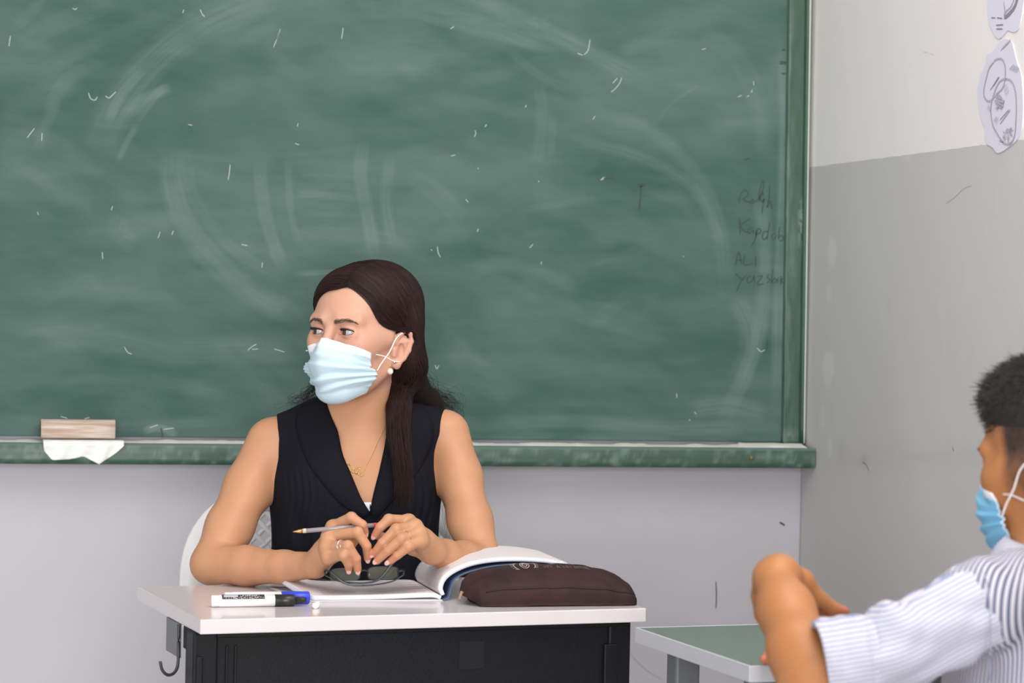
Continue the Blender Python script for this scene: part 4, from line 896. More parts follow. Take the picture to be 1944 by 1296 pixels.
hand(wr, [at(776, 989, 4.378), at(788, 999, 4.362), at(796, 1012, 4.352), at(800, 1027, 4.350)],
     [[at(738, 986, 4.352), at(722, 1000, 4.348), at(712, 1016, 4.354)],
      [at(752, 1004, 4.336), at(726, 1030, 4.335), at(709, 1051, 4.345)],
      [at(762, 1022, 4.326), at(736, 1045, 4.328), at(716, 1064, 4.338)],
      [at(776, 1037, 4.326), at(754, 1054, 4.330), at(739, 1066, 4.338)]],
     [wr+np.array([-.006, .006, 0]), at(785, 1040, 4.405), at(752, 1030, 4.402), at(722, 1018, 4.390)], -1)
xa, xb = at(583, 1000, 4.4)[0], at(838, 1000, 4.4)[0]
xs = axis_pts([(HC[0]-.42, xa, .0026), (xa, xb, .0013), (xb, HC[0]+.36, .0026)])
ys = axis_pts([(4.275, 4.40, .0014), (4.40, 4.475, .0018), (4.475, 4.66, .0012), (4.66, 4.83, .0026)])
zs = axis_pts([(.58, .75, .005), (.75, .915, .0013), (.915, 1.06, .0024), (1.06, 1.325, .00115)])
Fg = F.grid(xs, ys, zs)
V, Q = nets(Fg, xs, ys, zs); del Fg
body = np_mesh('person', r_(V), Q, m_skin); body.location = W3(TB).tolist(); body.rotation_euler = (0, 0, -YAW)
tag(body, 'dark-haired woman in sleeveless black blouse and pale blue mask seated behind the white desk', 'person')
fl = np.zeros(len(V))
for a, b in tips:
    fl += .65*np.exp(-((V-a)**2).sum(1)/.010**2); fl += .30*np.exp(-((V-b)**2).sum(1)/.012**2)
for p_, s_, a_ in (((.045, -.07, -.030), .018, .25), ((-.045, -.07, -.030), .018, .25), ((0, -.115, -.034), .014, .45), ((.05, -.072, -.002), .010, .30), ((.0175, -.088, -.003), .006, .5), ((.084, .022, -.035), .018, .22), ((-.05, -.072, -.002), .010, .3), ((0, -.10, -.07), .02, .8)):
    fl += a_*np.exp(-((V-HL(p_))**2).sum(1)/s_**2)
attr(body, 'flush', np.clip(fl, 0, 1)); attr(body, 'fair', np.clip((V[:, 2]-HC[2]+.125)/.03, 0, 1)*.8)

# fingernails
m_nail = mat('fingernail', (228, 178, 168), .25, coat=.3)
for a, b in tips[:4]+tips[5:9]:
    d = (a-b)/np.linalg.norm(a-b); view = np.array([0, -1, .25]); n = view-d*(view@d); n /= np.linalg.norm(n); sd_ = np.cross(d, n)
    blob('fingernail', r_(a+d*.0018+n*.0052), (.0042, .0058, .0013), m_nail, body, np.stack([sd_, d, n], 1), 12)

# eyes, brows, lashes
gz = np.array([-.44, -.89, .03]); gz /= np.linalg.norm(gz)   # looks further to the picture's left
for x in (1, -1):
    me_c = HL((x*.0315, -.0765, -.001)); gaze = HR@gz
    bm = bmesh.new(); bmesh.ops.create_uvsphere(bm, u_segments=32, v_segments=24, radius=.0119)
    e_ = bm_obj('eyeball', bm, None, body, smooth=True); e_.location = r_(me_c).tolist()
    e_.data.materials.append(eye_mat('eye', (70, 44, 34), tuple(float(v) for v in gaze)))
for x in (1, -1):
    mids = [(x*.013, -.0985, .0155), (x*.022, -.0965, .0180), (x*.034, -.0905, .0195), (x*.044, -.0825, .0175), (x*.052, -.0730, .0130)]
    gl = cr(np.array(mids), 60); N_ = []
    for i in range(210):
        t = rng.random(); j = int(t*57); p = gl[j]+np.array([0, 0, rng.normal(0, .0016*(1.25-.7*t))]); d = (gl[j+2]-gl[j]); d /= np.linalg.norm(d); d = d+np.array([0, 0, rng.normal(.12, .12)*(1-t)+rng.normal(-.05, .08)])
        ln = rng.uniform(.004, .007); N_.append([p+d*ln*q for q in np.linspace(-.3, .7, 4)])
    N_ = np.array(N_); sh = N_.reshape(-1, 3)
    W_ = (HR@sh.T).T+HC
    for _ in range(3):
        g0 = F.pts(W_); dirn = (HR@np.array([0, -1., 0])); W_ = W_-dirn*(g0-.0005)[:, None]
    strands_obj('eyebrow', r_(W_.reshape(N_.shape)), .00032, m_brow, body)
    # lash lines on the slit's edges; the upper one thickened as painted lid shade
    for up_s, nm, th in ((1, 'upper_lashes_lid_shade', .00115), (-1, 'lower_lashes', .00035)):
        u = np.linspace(-1, 1, 22); lx = x*.0320+u*.0128; lz = -.0015+up_s*.0045*np.sqrt(np.clip(1-u**2, 0, 1))+(.0006 if up_s > 0 else 0)
        P = np.stack([lx, -.0765-np.sqrt(np.clip(.0139**2-(lx-x*.0315)**2-(lz+.001)**2, .00002, 1)), lz], -1)
        tube(nm, r_((HR@P.T).T+HC), [th*.6, th, th, th*.7], m_lash, body, sides=6)
    L_l = []
    for u in np.linspace(-.95, .98, 46):
        lx = x*.0320+u*.0128; lz = -.0015+.0045*math.sqrt(1-u*u)+.0006; p = np.array([lx, -.0765-math.sqrt(max(.0139**2-(lx-x*.0315)**2-(lz+.001)**2, .00002)), lz])
        L_l.append([p+np.array([(u*.35+x*.15)*q, -1.0*q, q*.15+q*q*90])*1.0 for q in np.linspace(0, .0055, 5)])
    L_l = np.array(L_l); strands_obj('eyelashes', r_(((HR@L_l.reshape(-1, 3).T).T+HC).reshape(L_l.shape)), .00022, m_lash, body)

# blouse: offset of the torso field, cut at arm holes and neckline
FB = Field(); FB.p = list(TORSO)
gxs = np.arange(HC[0]-.24, HC[0]+.24, .0022); gys = np.arange(4.50, 4.82, .0024); gzs = np.arange(.60, 1.10, .0024)
Bg = FB.grid(gxs, gys, gzs)-.0062
Xg, Yg, Zg = gxs[:, None, None], gys[None, :, None], gzs[None, None, :]
def edge_x(pts, Y):              # x as a function of z through photo points at depth Y
    q = np.array([at(a, b, Y) for a, b in pts]); o_ = np.argsort(q[:, 2]); return lambda z: np.interp(z, q[o_, 2], q[o_, 0])
frontm = np.clip((4.66-Yg)/.04, 0, 1)
zl0, zl1 = at(600, 975, 4.6)[2], at(600, 885, 4.6)[2]
plm = np.clip((Zg-zl0+.06)/.05, 0, 1)*np.clip((zl1-Zg)/.02, 0, 1)
Xc = HC[0]
pl = .0016*np.sin(Xg*2*math.pi/.0125+3*np.sin(Zg*40))*plm*(np.exp(-((Xg-at(578, 920, 4.6)[0])/.040)**2)+np.exp(-((Xg-at(800, 920, 4.6)[0])/.035)**2))*frontm
pl = pl+.0022*np.sin(Xg*2*math.pi/.042+Zg*25)*frontm*np.clip((zl0+.03-Zg)/.04, 0, 1)
Bg = Bg-pl.astype(np.float32)
exl = edge_x([(519, 780), (525, 800), (530, 830), (529, 870), (522, 905), (512, 940), (499, 968), (440, 972)], 4.63)
exr = edge_x([(846, 760), (844, 780), (842, 830), (836, 880), (832, 925), (838, 945), (905, 960)], 4.63)
Bg = np.maximum(Bg, np.maximum(exl(gzs)[None, None, :]-Xg, Xg-exr(gzs)[None, None, :]).astype(np.float32))
nl = edge_x([(622, 740), (628, 775), (640, 815), (650, 862), (668, 905), (686, 945), (701, 971)], 4.585); nr = edge_x([(738, 740), (736, 800), (729, 850), (720, 895), (711, 930), (702, 971)], 4.585)
zv = at(701, 971, 4.585)[2]
vcut = np.minimum(np.minimum(Xg-nl(gzs)[None, None, :], nr(gzs)[None, None, :]-Xg), np.minimum(Zg-zv, 4.69-Yg)+0*Xg)
Bg = np.maximum(Bg, vcut.astype(np.float32))
nk = at(688, 790, 4.67); Bg = np.maximum(Bg, (.064-np.sqrt((Xg-nk[0])**2+(Yg-4.665)**2)+0*Zg-.25*(1.055-Zg)).astype(np.float32))
Vb, Qb = nets(Bg, gxs, gys, gzs); np_mesh('blouse', r_(Vb), Qb, m_black, body)
def on_torso(px, py, off=.0085):  # march from the camera side onto the torso
    lo, hi = 4.40, 4.80; Ys = np.linspace(lo, hi, 220); P = np.array([at(px, py, y) for y in Ys]); d = FB.pts(P)-off
    i = int(np.argmax(d < 0)); return P[i] if d[i] < 0 else P[int(np.argmin(d))]
def lapel(name, inner, outer, nv=26, nw=10):
    a = cr(np.array([(x, y, 0) for x, y in inner], float), nv); b = cr(np.array([(x, y, 0) for x, y in outer], float), nv)
    G = []
    for i in range(nv):
        row = []
        for j in range(nw):
            t = j/(nw-1); q = a[i]*(1-t)+b[i]*t; row.append(on_torso(q[0], q[1], .0085+.0035*math.sin(t*math.pi)+.0015*(1-t)))
        G.append(row)
    G = np.array(G)
    for _ in range(2): G[1:-1, :, 1] = (G[:-2, :, 1]+G[2:, :, 1]+2*G[1:-1, :, 1])/4
    N = np.cross(np.gradient(G, axis=0), np.gradient(G, axis=1)); N /= np.linalg.norm(N, axis=2, keepdims=True)+1e-9
    if N[..., 1].mean() > 0: G = G[:, ::-1]; N = -N[:, ::-1]
    N = np.cross(np.gradient(G, axis=0), np.gradient(G, axis=1)); N /= np.linalg.norm(N, axis=2, keepdims=True)+1e-9
    slab(name, r_(G), .0030, m_black2, body, N=N*(1 if N[..., 1].mean() < 0 else -1))
lapel('lapel', [(617, 757), (627, 785), (641, 820), (651, 862), (669, 905), (686, 945), (702, 972)], [(570, 770), (560, 800), (566, 830), (584, 880), (612, 918), (645, 955), (690, 985)])
lapel('lapel', [(738, 757), (737, 800), (730, 850), (721, 895), (712, 930), (703, 972)], [(800, 765), (822, 800), (822, 840), (808, 872), (782, 912), (715, 985)])
# white camisole edge inside the V
G = np.array([[on_torso(x_, y_, .0035) for x_ in np.linspace(688, 716, 8)] for y_ in (953, 962, 972, 982)]); slab('camisole', r_(G[::-1]), .001, mat('white_camisole', (225, 222, 228), .8), body)
tube('camisole_bow', [r_(on_torso(703, 957, .006)), r_(on_torso(702.5, 965, .006))], .0008, m_lash, body)

# necklace with a gold word pendant
def on_body(px, py, off=.001, y0=4.45, y1=4.76):
    Ys = np.linspace(y0, y1, 260); P = np.array([at(px, py, y) for y in Ys]); d = F.pts(P)-off
    i = int(np.argmax(d < 0)); return P[i] if d[i] < 0 else P[int(np.argmin(d))]
tube('necklace_chain', [r_(on_body(*q)) for q in ((734, 800), (727, 818), (716, 842), (706, 865), (697, 882), (690, 897))], .0006, m_gold, body, n=40, sides=5)
word = [[(.2, .1), (.35, 1.0), (.7, 1.15), (.75, .75), (.35, .6), (.55, .45), (.85, .0)], [(.0, .95), (.3, 1.2)], [(1.05, .3), (1.35, .45), (1.25, .62), (1.05, .4), (1.15, .08), (1.45, .15)], [(1.5, .1), (1.75, .8), (1.9, 1.0), (1.8, 1.05), (1.65, .5), (1.65, .1), (1.85, .1)], [(1.95, .1), (2.2, .8), (2.38, 1.0), (2.25, 1.05), (2.1, .5), (2.1, .1), (2.3, .1)], [(2.65, .5), (2.45, .4), (2.5, .08), (2.75, .15), (2.7, .45), (2.65, .5)]]
for l in word:
    q = [on_body(657+u*11.2-v*0, 893-v*13+u*3.8, .0016) for u, v in l]
    tube('pendant_letter', [r_(p) for p in q], .00085, m_gold, body, n=len(q)*4, sides=5)

# earrings
ep = on_body(749, 687, .002, 4.4, 4.75); blob('stud_earring', r_(ep), (.0032, .0032, .0032), m_silver, body)
blob('pearl_earring', r_(ep+np.array([-.0075, .004, -.0165])), (.0055, .0055, .0058), m_pearl, body); tube('earring_wire', [r_(ep+np.array([-.0075, .004, -.003])), r_(ep+np.array([-.0078, .003, -.011]))], .0010, m_gold, body)

# rings
def ring(name, a, b, r, m, t=.5, wd=.0011):
    c = a+(b-a)*t; d = (b-a)/np.linalg.norm(b-a); ref = np.cross(d, [0, 1, 0]); ref /= np.linalg.norm(ref); u2 = np.cross(d, ref)
    P = np.array([c+r*(math.cos(g_)*ref+math.sin(g_)*u2) for g_ in np.linspace(0, 2*math.pi, 30)]); V_, Q_ = tubes(P[None], wd, 6); np_mesh(name, r_(V_), Q_, m, body)
    return c, ref, u2
c, ref, u2 = ring('silver_ring', at(621, 1038, 4.350), at(660, 1036, 4.318), .0100, m_silver, .70, .0014)
blob('ring_stone', r_(c+np.array([0, -.0106, .001])), (.0016, .0014, .0030), mat('clear_stone', (235, 235, 240), .05, coat=1), body)
c, ref, u2 = ring('gold_ring', at(796, 1012, 4.352), at(762, 1022, 4.326), .0098, mat('dull_gold', (196, 172, 96), .3, .8), .70, .0008)
blob('ring_stone', r_(c+np.array([0, -.0102, .001])), (.0010, .0012, .0020), mat('green_stone', (90, 130, 50), .2), body)

# ---- face mask
def make_mask(c_, R_, Fq, cv, par, mt, far_loop=True, seed=12):
    rows = [  # z, (x, y) from the centre outwards to the near edge, drop of the edge
     (-.0125, [(0, -.1085), (.014, -.0985), (.030, -.0900), (.046, -.0770), (.0610, -.0560)], -.0235),
     (-.0320, [(0, -.1235), (.016, -.1130), (.032, -.0985), (.047, -.0815), (.0625, -.0550)], -.0185),
     (-.0500, [(0, -.1235), (.018, -.1165), (.034, -.1030), (.048, -.0840), (.0635, -.0540)], -.0110),
     (-.0720, [(0, -.1190), (.018, -.1130), (.035, -.1000), (.051, -.0790), (.0690, -.0470)], .0030),
     (-.0930, [(0, -.1120), (.018, -.1070), (.034, -.0945), (.049, -.0750), (.0660, -.0450)], .0130),
     (-.1120, [(0, -.0985), (.016, -.0950), (.031, -.0840), (.043, -.0680), (.0560, -.0460)], .0200),
     (-.1215, [(0, -.0760), (.014, -.0740), (.027, -.0660), (.038, -.0560), (.0460, -.0440)], .0240)]
    net = []
    for i, (z, pr, drop) in enumerate(rows):
        far = []
        for j in (4, 3, 2, 1):
            x, y = pr[j]; fx, fy = -x, y
            if j == 4: fx, fy = (-x-.006*math.sin(i/6*math.pi), y-.018*math.sin(i/6*math.pi))
            far.append((fx, fy, z+drop*(abs(x)/.06)**1.5))
        net.append(far+[(x, y, z+drop*(abs(x)/.06)**1.5) for x, y in pr])
    G = cr(np.array(net), 61).transpose(1, 0, 2); G = cr(G, 53).transpose(1, 0, 2)
    G = G if G.shape[0] == 53 else G.transpose(1, 0, 2)
    G = G.transpose(1, 0, 2) if abs(G[0, 0, 2]-G[-1, 0, 2]) < .02 else G
    nr0, nc0 = G.shape[:2]
    v = np.linspace(0, 1, nr0)[:, None]; u = np.linspace(-1, 1, nc0)[None, :]
    Nn = np.cross(np.gradient(G, axis=0), np.gradient(G, axis=1)); Nn /= np.linalg.norm(Nn, axis=2, keepdims=True)
    if Nn[nr0//2, nc0//2, 1] > 0: Nn = -Nn
    def crease(v0, slope, curve, amp, w): q_ = v-(v0+slope*u+curve*u*u); return amp*np.tanh(q_/w)*np.exp(-(q_/.085)**2)
    disp = crease(.36, .05, -.06, .0022, .014)+crease(.56, -.10, .10, .0034, .014)+crease(.72, -.16, .10, .0030, .014)+crease(.20, .02, 0, .0010, .01)
    disp = disp+.0030*(vnoise(v*5+u*2, u*3+9, seed)-.5)+.003*(vnoise(v*22, u*3+4, seed+1)-.5)*np.abs(u)**4
    G = G+Nn*disp[..., None]
    Wm = (R_@G.reshape(-1, 3).T).T+c_
    dd = Fq.pts(Wm); push = np.clip(.0022-dd, 0, .02); Wm = Wm+(R_@Nn.reshape(-1, 3).T).T*push[:, None]
    Gm = Wm.reshape(G.shape)
    Nw = np.cross(np.gradient(Gm, axis=0), np.gradient(Gm, axis=1)); Nw /= np.linalg.norm(Nw, axis=2, keepdims=True)
    if (Nw[nr0//2, nc0//2]@(R_@np.array([0, -1., 0]))) < 0: Gm = Gm[:, ::-1]; u = u[:, ::-1]
    mo = slab('face_mask', cv(Gm), .0012, mt, par)
    eg = np.clip((.105-v)/.012, 0, 1)+np.clip((v-.965)/.01, 0, 1)+0*u+np.clip((np.abs(u)-.97)/.01, 0, 1)*.6; eg = np.clip(eg, 0, 1)
    attr(mo, 'edge', np.concatenate([eg.ravel(), eg.ravel()]))
    hl = lambda p: cv((R_@np.asarray(p, float))+c_)
    tube('ear_loop', [hl((.0600, -.055, -.038)), hl((.068, -.030, -.041)), hl((.0745, -.006, -.050)), hl((.079, .016, -.052))], .0009, m_loop, par, n=30, sides=5)
    tube('ear_loop', [hl((.0690, -.046, -.066)), hl((.0720, -.036, -.052)), hl((.0760, -.020, -.034)), hl((.0785, -.006, -.012)), hl((.080, .012, -.002)), hl((.081, .024, -.012))], .0012, m_loop, par, n=40, sides=5)
    tube('ear_loop', [hl((-.068, -.068, -.036)), hl((-.070, -.030, -.032)), hl((-.076, .012, -.030))], .0011, m_loop, par, n=24, sides=5)
make_mask(HC, HR, F, r_, body, m_mask)
# ---- hair: sculpted mass plus combed strands
FH = Field()
def he(p, r, k=.02, op=1): FH.ell(HL(p), r, HR, k, op)
he((0, .022, .038), (.0755, .0945, .0800), .02)
he((.004, .052, .048), (.070, .074, .068), .03)
he((0, -.030, .048), (.0660, .0620, .0610), .02)
he((-.003, -.098, -.020), (.0650, .0590, .0960), .010, -1)        # face opening
he((.030, -.098, .032), (.0370, .0430, .0600), .010, -1); he((.040, -.095, .025), (.0360, .0545, .0520), .008, -1)      # higher under the parting
he((0, -.058, -.119), (.105, .078, .085), .010, -1)           # below: cheeks and neck stay clear
he((.086, .014, -.036), (.030, .024, .032), .006, -1); he((-.086, .004, -.034), (.030, .029, .034), .008, -1)
NH = len(FH.p)
FH.chain([HL((.050, .052, .01)), HL((.056, .062, -.06)), at(775, 745, 4.69), at(800, 790, 4.72)], [.036, .030, .029, .022], .02)
FH.chain([at(785, 735, 4.69), at(812, 768, 4.72), at(838, 800, 4.75)], [.026, .022, .014], .02)
FH.chain([HL((0, .085, .01)), HL((0, .088, -.07)), at(735, 800, 4.76), at(735, 900, 4.80)], [.045, .045, .045, .04], .03)
FH.chain([HL((-.050, .052, .0)), HL((-.052, .064, -.07)), at(640, 770, 4.74)], [.034, .030, .024], .02)
lock = [HL((.062, .050, -.030)), at(764, 725, 4.640), at(757, 775, 4.590), at(757, 830, 4.575), at(765, 880, 4.560), at(768, 930, 4.552), at(766, 965, 4.556)]
FH.chain(lock, [.017, .017, .016, .013, .008, .002, .0008], .02)
for (x0_, y0_, z0_) in ((0, 0, 0),):
    hx = np.arange(HC[0]-.13, HC[0]+.20, .0022); hy = np.arange(4.48, 4.86, .0022); hz = np.arange(.86, 1.33, .0022)
Hg = FH.grid(hx, hy, hz)
Xg, Yg, Zg = hx[:, None, None], hy[None, :, None], hz[None, None, :]
Vh, Qh = nets(Hg, hx, hy, hz)
hair = np_mesh('hair', r_(Vh), Qh, m_hair, body)
c0 = np.array([0, .020, .036]); er = np.array([.0815, .0995, .0845])
def onell(p, lift=1.0):         # push a local direction point onto the hair ellipsoid
    d = (p-c0)/er; n = np.linalg.norm(d, axis=-1, keepdims=True); return c0+(p-c0)/n*lift
def sheet(rows, n, ns, jit, lift_j=.010, seed=0, wave=.002, tail=1.0, steps=30, locs=None):
    """rows: guides (g,k,3) head-local first k_on points projected to the ellipsoid"""
    g = np.random.default_rng(seed); rows = np.asarray(rows, float); K = rows.shape[1]
    s = (g.random(n)**1.35)*(len(rows)-1); i = np.minimum(s.astype(int), len(rows)-2); f = (s-i)[:, None, None]
    P = rows[i]*(1-f)+rows[i+1]*f
    P = P+g.normal(0, 1, P.shape)*jit*np.linspace(.5, 1.4, K)[None, :, None]
    lift = 1.0+g.random((n, 1, 1))*lift_j
    P[:, :ns] = onell(P[:, :ns], lift)
    S = cr(P, steps)
    m1 = int(steps*(ns-1)/(K-1)) if K > 1 else steps
    if ns > 1: 
        d = (S-c0)/er; nr_ = np.linalg.norm(d, axis=-1, keepdims=True); proj_ = c0+(S-c0)/nr_*lift
        wgt = np.clip((m1-np.arange(steps))/4.0, 0, 1)[None, :, None]; S = S*(1-wgt)+proj_*wgt
    t = np.linspace(0, 1, steps)[None, :, None]; ph = g.random((n, 1, 3))*6.3
    S = S+wave*np.sin(t*(9+5*g.random((n, 1, 1)))+ph)*t*t*tail
    if tail > 1.1:
        fr = g.uniform(.78, 1.0, (n, 1))*np.linspace(0, 1, steps)[None]*(steps-1); i0_ = np.minimum(fr.astype(int), steps-2); ff = (fr-i0_)[..., None]; r0 = np.arange(n)[:, None]; S = S[r0, i0_]*(1-ff)+S[r0, i0_+1]*ff
    return S
def toW(S): sh = S.shape; return ((HR@S.reshape(-1, 3).T).T+HC).reshape(sh)
def toL(P): return (HR.T@(np.asarray(P)-HC).T).T
pf = np.array([(.023, -.083, .084), (.022, -.055, .108), (.020, -.020, .121), (.014, .020, .124), (.008, .055, .118), (0, .085, .100)])
B1, B2, B3 = toL([at(770, 720, 4.70), at(800, 765, 4.73), at(815, 790, 4.78)])
near = []                        # from the parting over the near side, tucked behind the ear and down
mid1 = [(.050, -.057, .053), (.056, -.040, .086), (.060, -.010, .100), (.060, .030, .100), (.050, .065, .090), (.035, .095, .070)]
mid2 = [(.067, -.033, .014), (.078, -.015, .050), (.084, .010, .060), (.080, .050, .050), (.065, .080, .040), (.040, .110, .020)]
mid3 = [(.0755, -.004, .005), (.082, .024, .010), (.084, .036, .010), (.080, .060, .000), (.065, .085, -.010), (.040, .105, -.020)]
lowp = [(.080, .040, -.004), (.072, .052, -.045), (.070, .060, -.05), (.066, .070, -.05), (.055, .085, -.06), (.035, .100, -.06)]
for k in range(6):
    e1 = B1+(np.array([0, .004*k, 0])); e2 = B2+np.array([-.006*k, .008*k, -.004*k]); e3 = B3+np.array([-.010*k, .010*k, -.015*k])
    near.append([pf[k], mid1[k], mid2[k], mid3[k], lowp[k], e1, e2, e3])
S1 = sheet(near, 2600, 4, .0018, .035, 1, .003)
far = []
fm1 = [(-.014, -.082, .074), (-.026, -.060, .100), (-.030, -.025, .115), (-.035, .015, .118), (-.035, .050, .112), (-.03, .085, .095)]
fm2 = [(-.046, -.067, .056), (-.060, -.040, .070), (-.065, -.010, .085), (-.070, .025, .085), (-.060, .065, .080), (-.04, .10, .06)]
fm3 = [(-.067, -.044, .018), (-.078, -.010, .025), (-.083, .015, .030), (-.080, .050, .025), (-.065, .08, .02), (-.04, .11, .01)]
D1, D2, D3 = toL([at(640, 745, 4.72), at(612, 770, 4.74), at(585, 790, 4.75)])
for k in range(6):
    far.append([pf[k], fm1[k], fm2[k], fm3[k], (-.072+.004*k, .035+.012*k, -.045), D1+np.array([.004*k, .004*k, 0]), D2+np.array([.006*k, .004*k, 0]), D3+np.array([.008*k, .004*k, 0])])
S2 = sheet(far, 1300, 4, .0018, .035, 2, .003)
lk = toL(lock)
lo_ = []
for a in np.linspace(0, 2*math.pi, 9):
    rr_ = np.array([.021, .021, .020, .018, .013, .008, .004])
    lo_.append([lk[j]+HR.T@np.array([math.cos(a)*rr_[j], -abs(math.sin(a))*rr_[j]*.95, 0]) for j in range(7)])
S3 = sheet(lo_, 900, 0, .0016, 0, 3, .0016, 1.2)
root3 = np.array([(.070, .000, .045), (.078, .020, .030), (.080, .034, .005)])[None]
S3b = sheet([[*root3[0], lk[0]+np.array([.012, -.004, 0]), *(lk[1:]+HR.T@np.array([dx, -.020*(1-.1*0), 0]))] for dx in (-.014, -.007, 0, .007, .014)], 420, 3, .0022, .03, 4, .0015, 1.2)
# loose wisps: flyaways, hair behind the shoulders and past the neck
wis = []
g = np.random.default_rng(9)
for i in range(150):
    a = toL([at(790+g.normal(0, 10), 705+g.normal(0, 12), 4.72), at(808+g.normal(0, 10), 735+g.normal(0, 8), 4.74), at(826+g.normal(0, 14), 752+g.normal(0, 9), 4.76), at(850+g.normal(0, 16), 770+g.normal(0, 14), 4.77), at(866+g.normal(0, 14), 800+g.normal(0, 22), 4.78)]); wis.append(a)
for i in range(90):
    a = toL([at(618+g.normal(0, 8), 705+g.normal(0, 10), 4.74), at(600+g.normal(0, 8), 732+g.normal(0, 8), 4.75), at(582+g.normal(0, 10), 755+g.normal(0, 8), 4.76), at(566+g.normal(0, 14), 768+g.normal(0, 10), 4.77), at(548+g.normal(0, 16), 776+g.normal(0, 12), 4.77)]); wis.append(a)
for i in range(120):
    x = 858+g.normal(0, 8); a = toL([at(820, 800, 4.79), at(838, 860, 4.80), at(x-8, 920, 4.80), at(x, 975+g.normal(0, 6), 4.80), at(x+g.normal(0, 7), 1030+g.normal(0, 12), 4.80)]); wis.append(a)
S4 = sheet(wis[:1]+wis[1:], 1, 0, 0, 0, 5)
W4 = cr(np.array(wis), 30); tq = np.linspace(0, 1, 30)[None, :, None]; ph = g.random((len(wis), 1, 3))*6.3; W4 = W4+.004*np.sin(tq*11+ph)*tq
fly = []
for i in range(170):
    th = g.uniform(-.5, math.pi*.9); el = g.uniform(.3, 1.3); d = np.array([math.cos(th)*math.cos(el), math.sin(th)*math.cos(el)*.6+.1, math.sin(el)]); p = c0+er*d/np.linalg.norm(d)*1.0
    tdir = np.array([p[0]*.6+.004, .06, -.02]); pts = [p*1.0]
    for s in range(4): q = pts[-1]+(tdir*.28+g.normal(0, .004, 3)); pts.append(q)
    pts = np.array(pts); o2 = onell(pts, 1.02+g.random()*.06); fly.append(o2)
S5 = cr(np.array(fly), 30)
allS = toW(np.concatenate([S1, S2, S3, S3b, W4, S5]))
# keep strands clear of the face and skin: push any point that is inside the head outwards
sh = allS.shape; Pp = allS.reshape(-1, 3)
for _ in range(2):
    dF = F.pts(Pp); bad = dF < .0012
    if bad.any():
        q = Pp[bad]; e = 1e-3; gr_ = np.stack([F.pts(q+np.eye(3)[a]*e)-F.pts(q-np.eye(3)[a]*e) for a in range(3)], 1); gr_ /= np.linalg.norm(gr_, axis=1, keepdims=True)+1e-9
        Pp[bad] = q+gr_*(.0014-dF[bad])[:, None]
n4_ = (len(S1)+len(S2)+len(S3)+len(S3b))*sh[1]
lift_ = np.repeat(np.random.default_rng(5).uniform(.0000, .0022, sh[0]), sh[1])
for _ in range(2):                                          # lay the combed strands on the hair mass
    q = Pp[:n4_]; dF = FH.pts(q); bad = dF < lift_[:n4_]; q = q[bad]; e = 1e-3
    gr_ = np.stack([FH.pts(q+np.eye(3)[a]*e)-FH.pts(q-np.eye(3)[a]*e) for a in range(3)], 1); gr_ /= np.linalg.norm(gr_, axis=1, keepdims=True)+1e-9
    idx_ = np.flatnonzero(bad); mv = np.clip(lift_[:n4_][bad]-dF[bad], 0, .02); Pp[idx_] = q+gr_*mv[:, None]
allS = Pp.reshape(sh)
pick = np.random.default_rng(3).random(len(allS)); n4 = len(S1)+len(S2)+len(S3)+len(S3b)
rad = np.where(np.arange(len(allS)) < n4, .00050, .00020)
a_ = pick < .62
strands_obj('hair_strands', r_(allS[a_]), rad[a_], m_strand, hair)
strands_obj('hair_strands', r_(allS[~a_]), rad[~a_]*.9, m_strand2, hair)

# legs under the desk
FT = Field(); FT.ell(at(676, 1290, 4.64), (.17, .12, .10), I3, .04)
kx = at(620, 1300, 4.2)[0], at(740, 1300, 4.2)[0]; hx0 = at(620, 1300, 4.62)[0], at(735, 1300, 4.62)[0]
for i in (0, 1): FT.chain([(hx0[i], 4.64, .535), (kx[i], 4.27, .53), (kx[i], 4.33, .10)], [.078, .055, .040], .03)
gx_, gy_, gz2 = np.arange(HC[0]-.26, HC[0]+.26, .008), np.arange(4.16, 4.80, .008), np.arange(.07, .72, .008)
Vt, Qt = nets(FT.grid(gx_, gy_, gz2), gx_, gy_, gz2); np_mesh('trousers', r_(Vt), Qt, mat('dark_trousers', (40, 42, 52), .85), body)
for i in (0, 1):
    FS = Field(); FS.ell((kx[i], 4.27, .045), (.042, .12, .045), I3, .02); FS.cone((kx[i], 4.34, .06), (kx[i], 4.34, .11), .036, .034, .03); FS.ell((kx[i], 4.27, -.02), (.2, .3, .0205), I3, .004, -1)
    a, b, c = np.arange(kx[i]-.06, kx[i]+.06, .005), np.arange(4.12, 4.42, .005), np.arange(-.002, .14, .005)
    Vs, Qs = nets(FS.grid(a, b, c), a, b, c); np_mesh('shoe', r_(Vs), Qs, mat('black_shoe', (28, 28, 30), .4), body)

# ---- the pen she holds
pa, pb = at(556, 1009, 4.342), at(716, 996, 4.372); base = pa.copy(); rp_ = rel(base); L = np.linalg.norm(pb-pa)
pen = vroot('ballpoint_pen', base, 'clear ballpoint pen with a brass tip held between the woman\'s hands', 'pen')
A_, B_ = rp_(pa), rp_(pb)
m_clear = mat('clear_barrel', (200, 190, 192), .12, trans=.55, spec=.6); m_brass = mat('brass_tip', (196, 152, 92), .3, .6)
lathe('tip', [(0, .0001), (0, .0006), (.003, .0011), (.010, .0030), (.016, .0034), (.016, .0001)], A_, B_, m_brass, pen)
lathe('collar', [(.0161, .0001), (.0161, .0036), (.022, .0041), (.022, .0001)], A_, B_, mat('cream_collar', (206, 190, 170), .4), pen)
lathe('barrel', [(.0221, .0001), (.0221, .0041), (L-.006, .0041), (L-.006, .0001)], A_, B_, m_clear, pen, seg=6)
lathe('end_plug', [(L-.0059, .0001), (L-.0059, .0040), (L, .0037), (L, .0001)], A_, B_, mat('red_plug', (196, 50, 70), .4), pen)
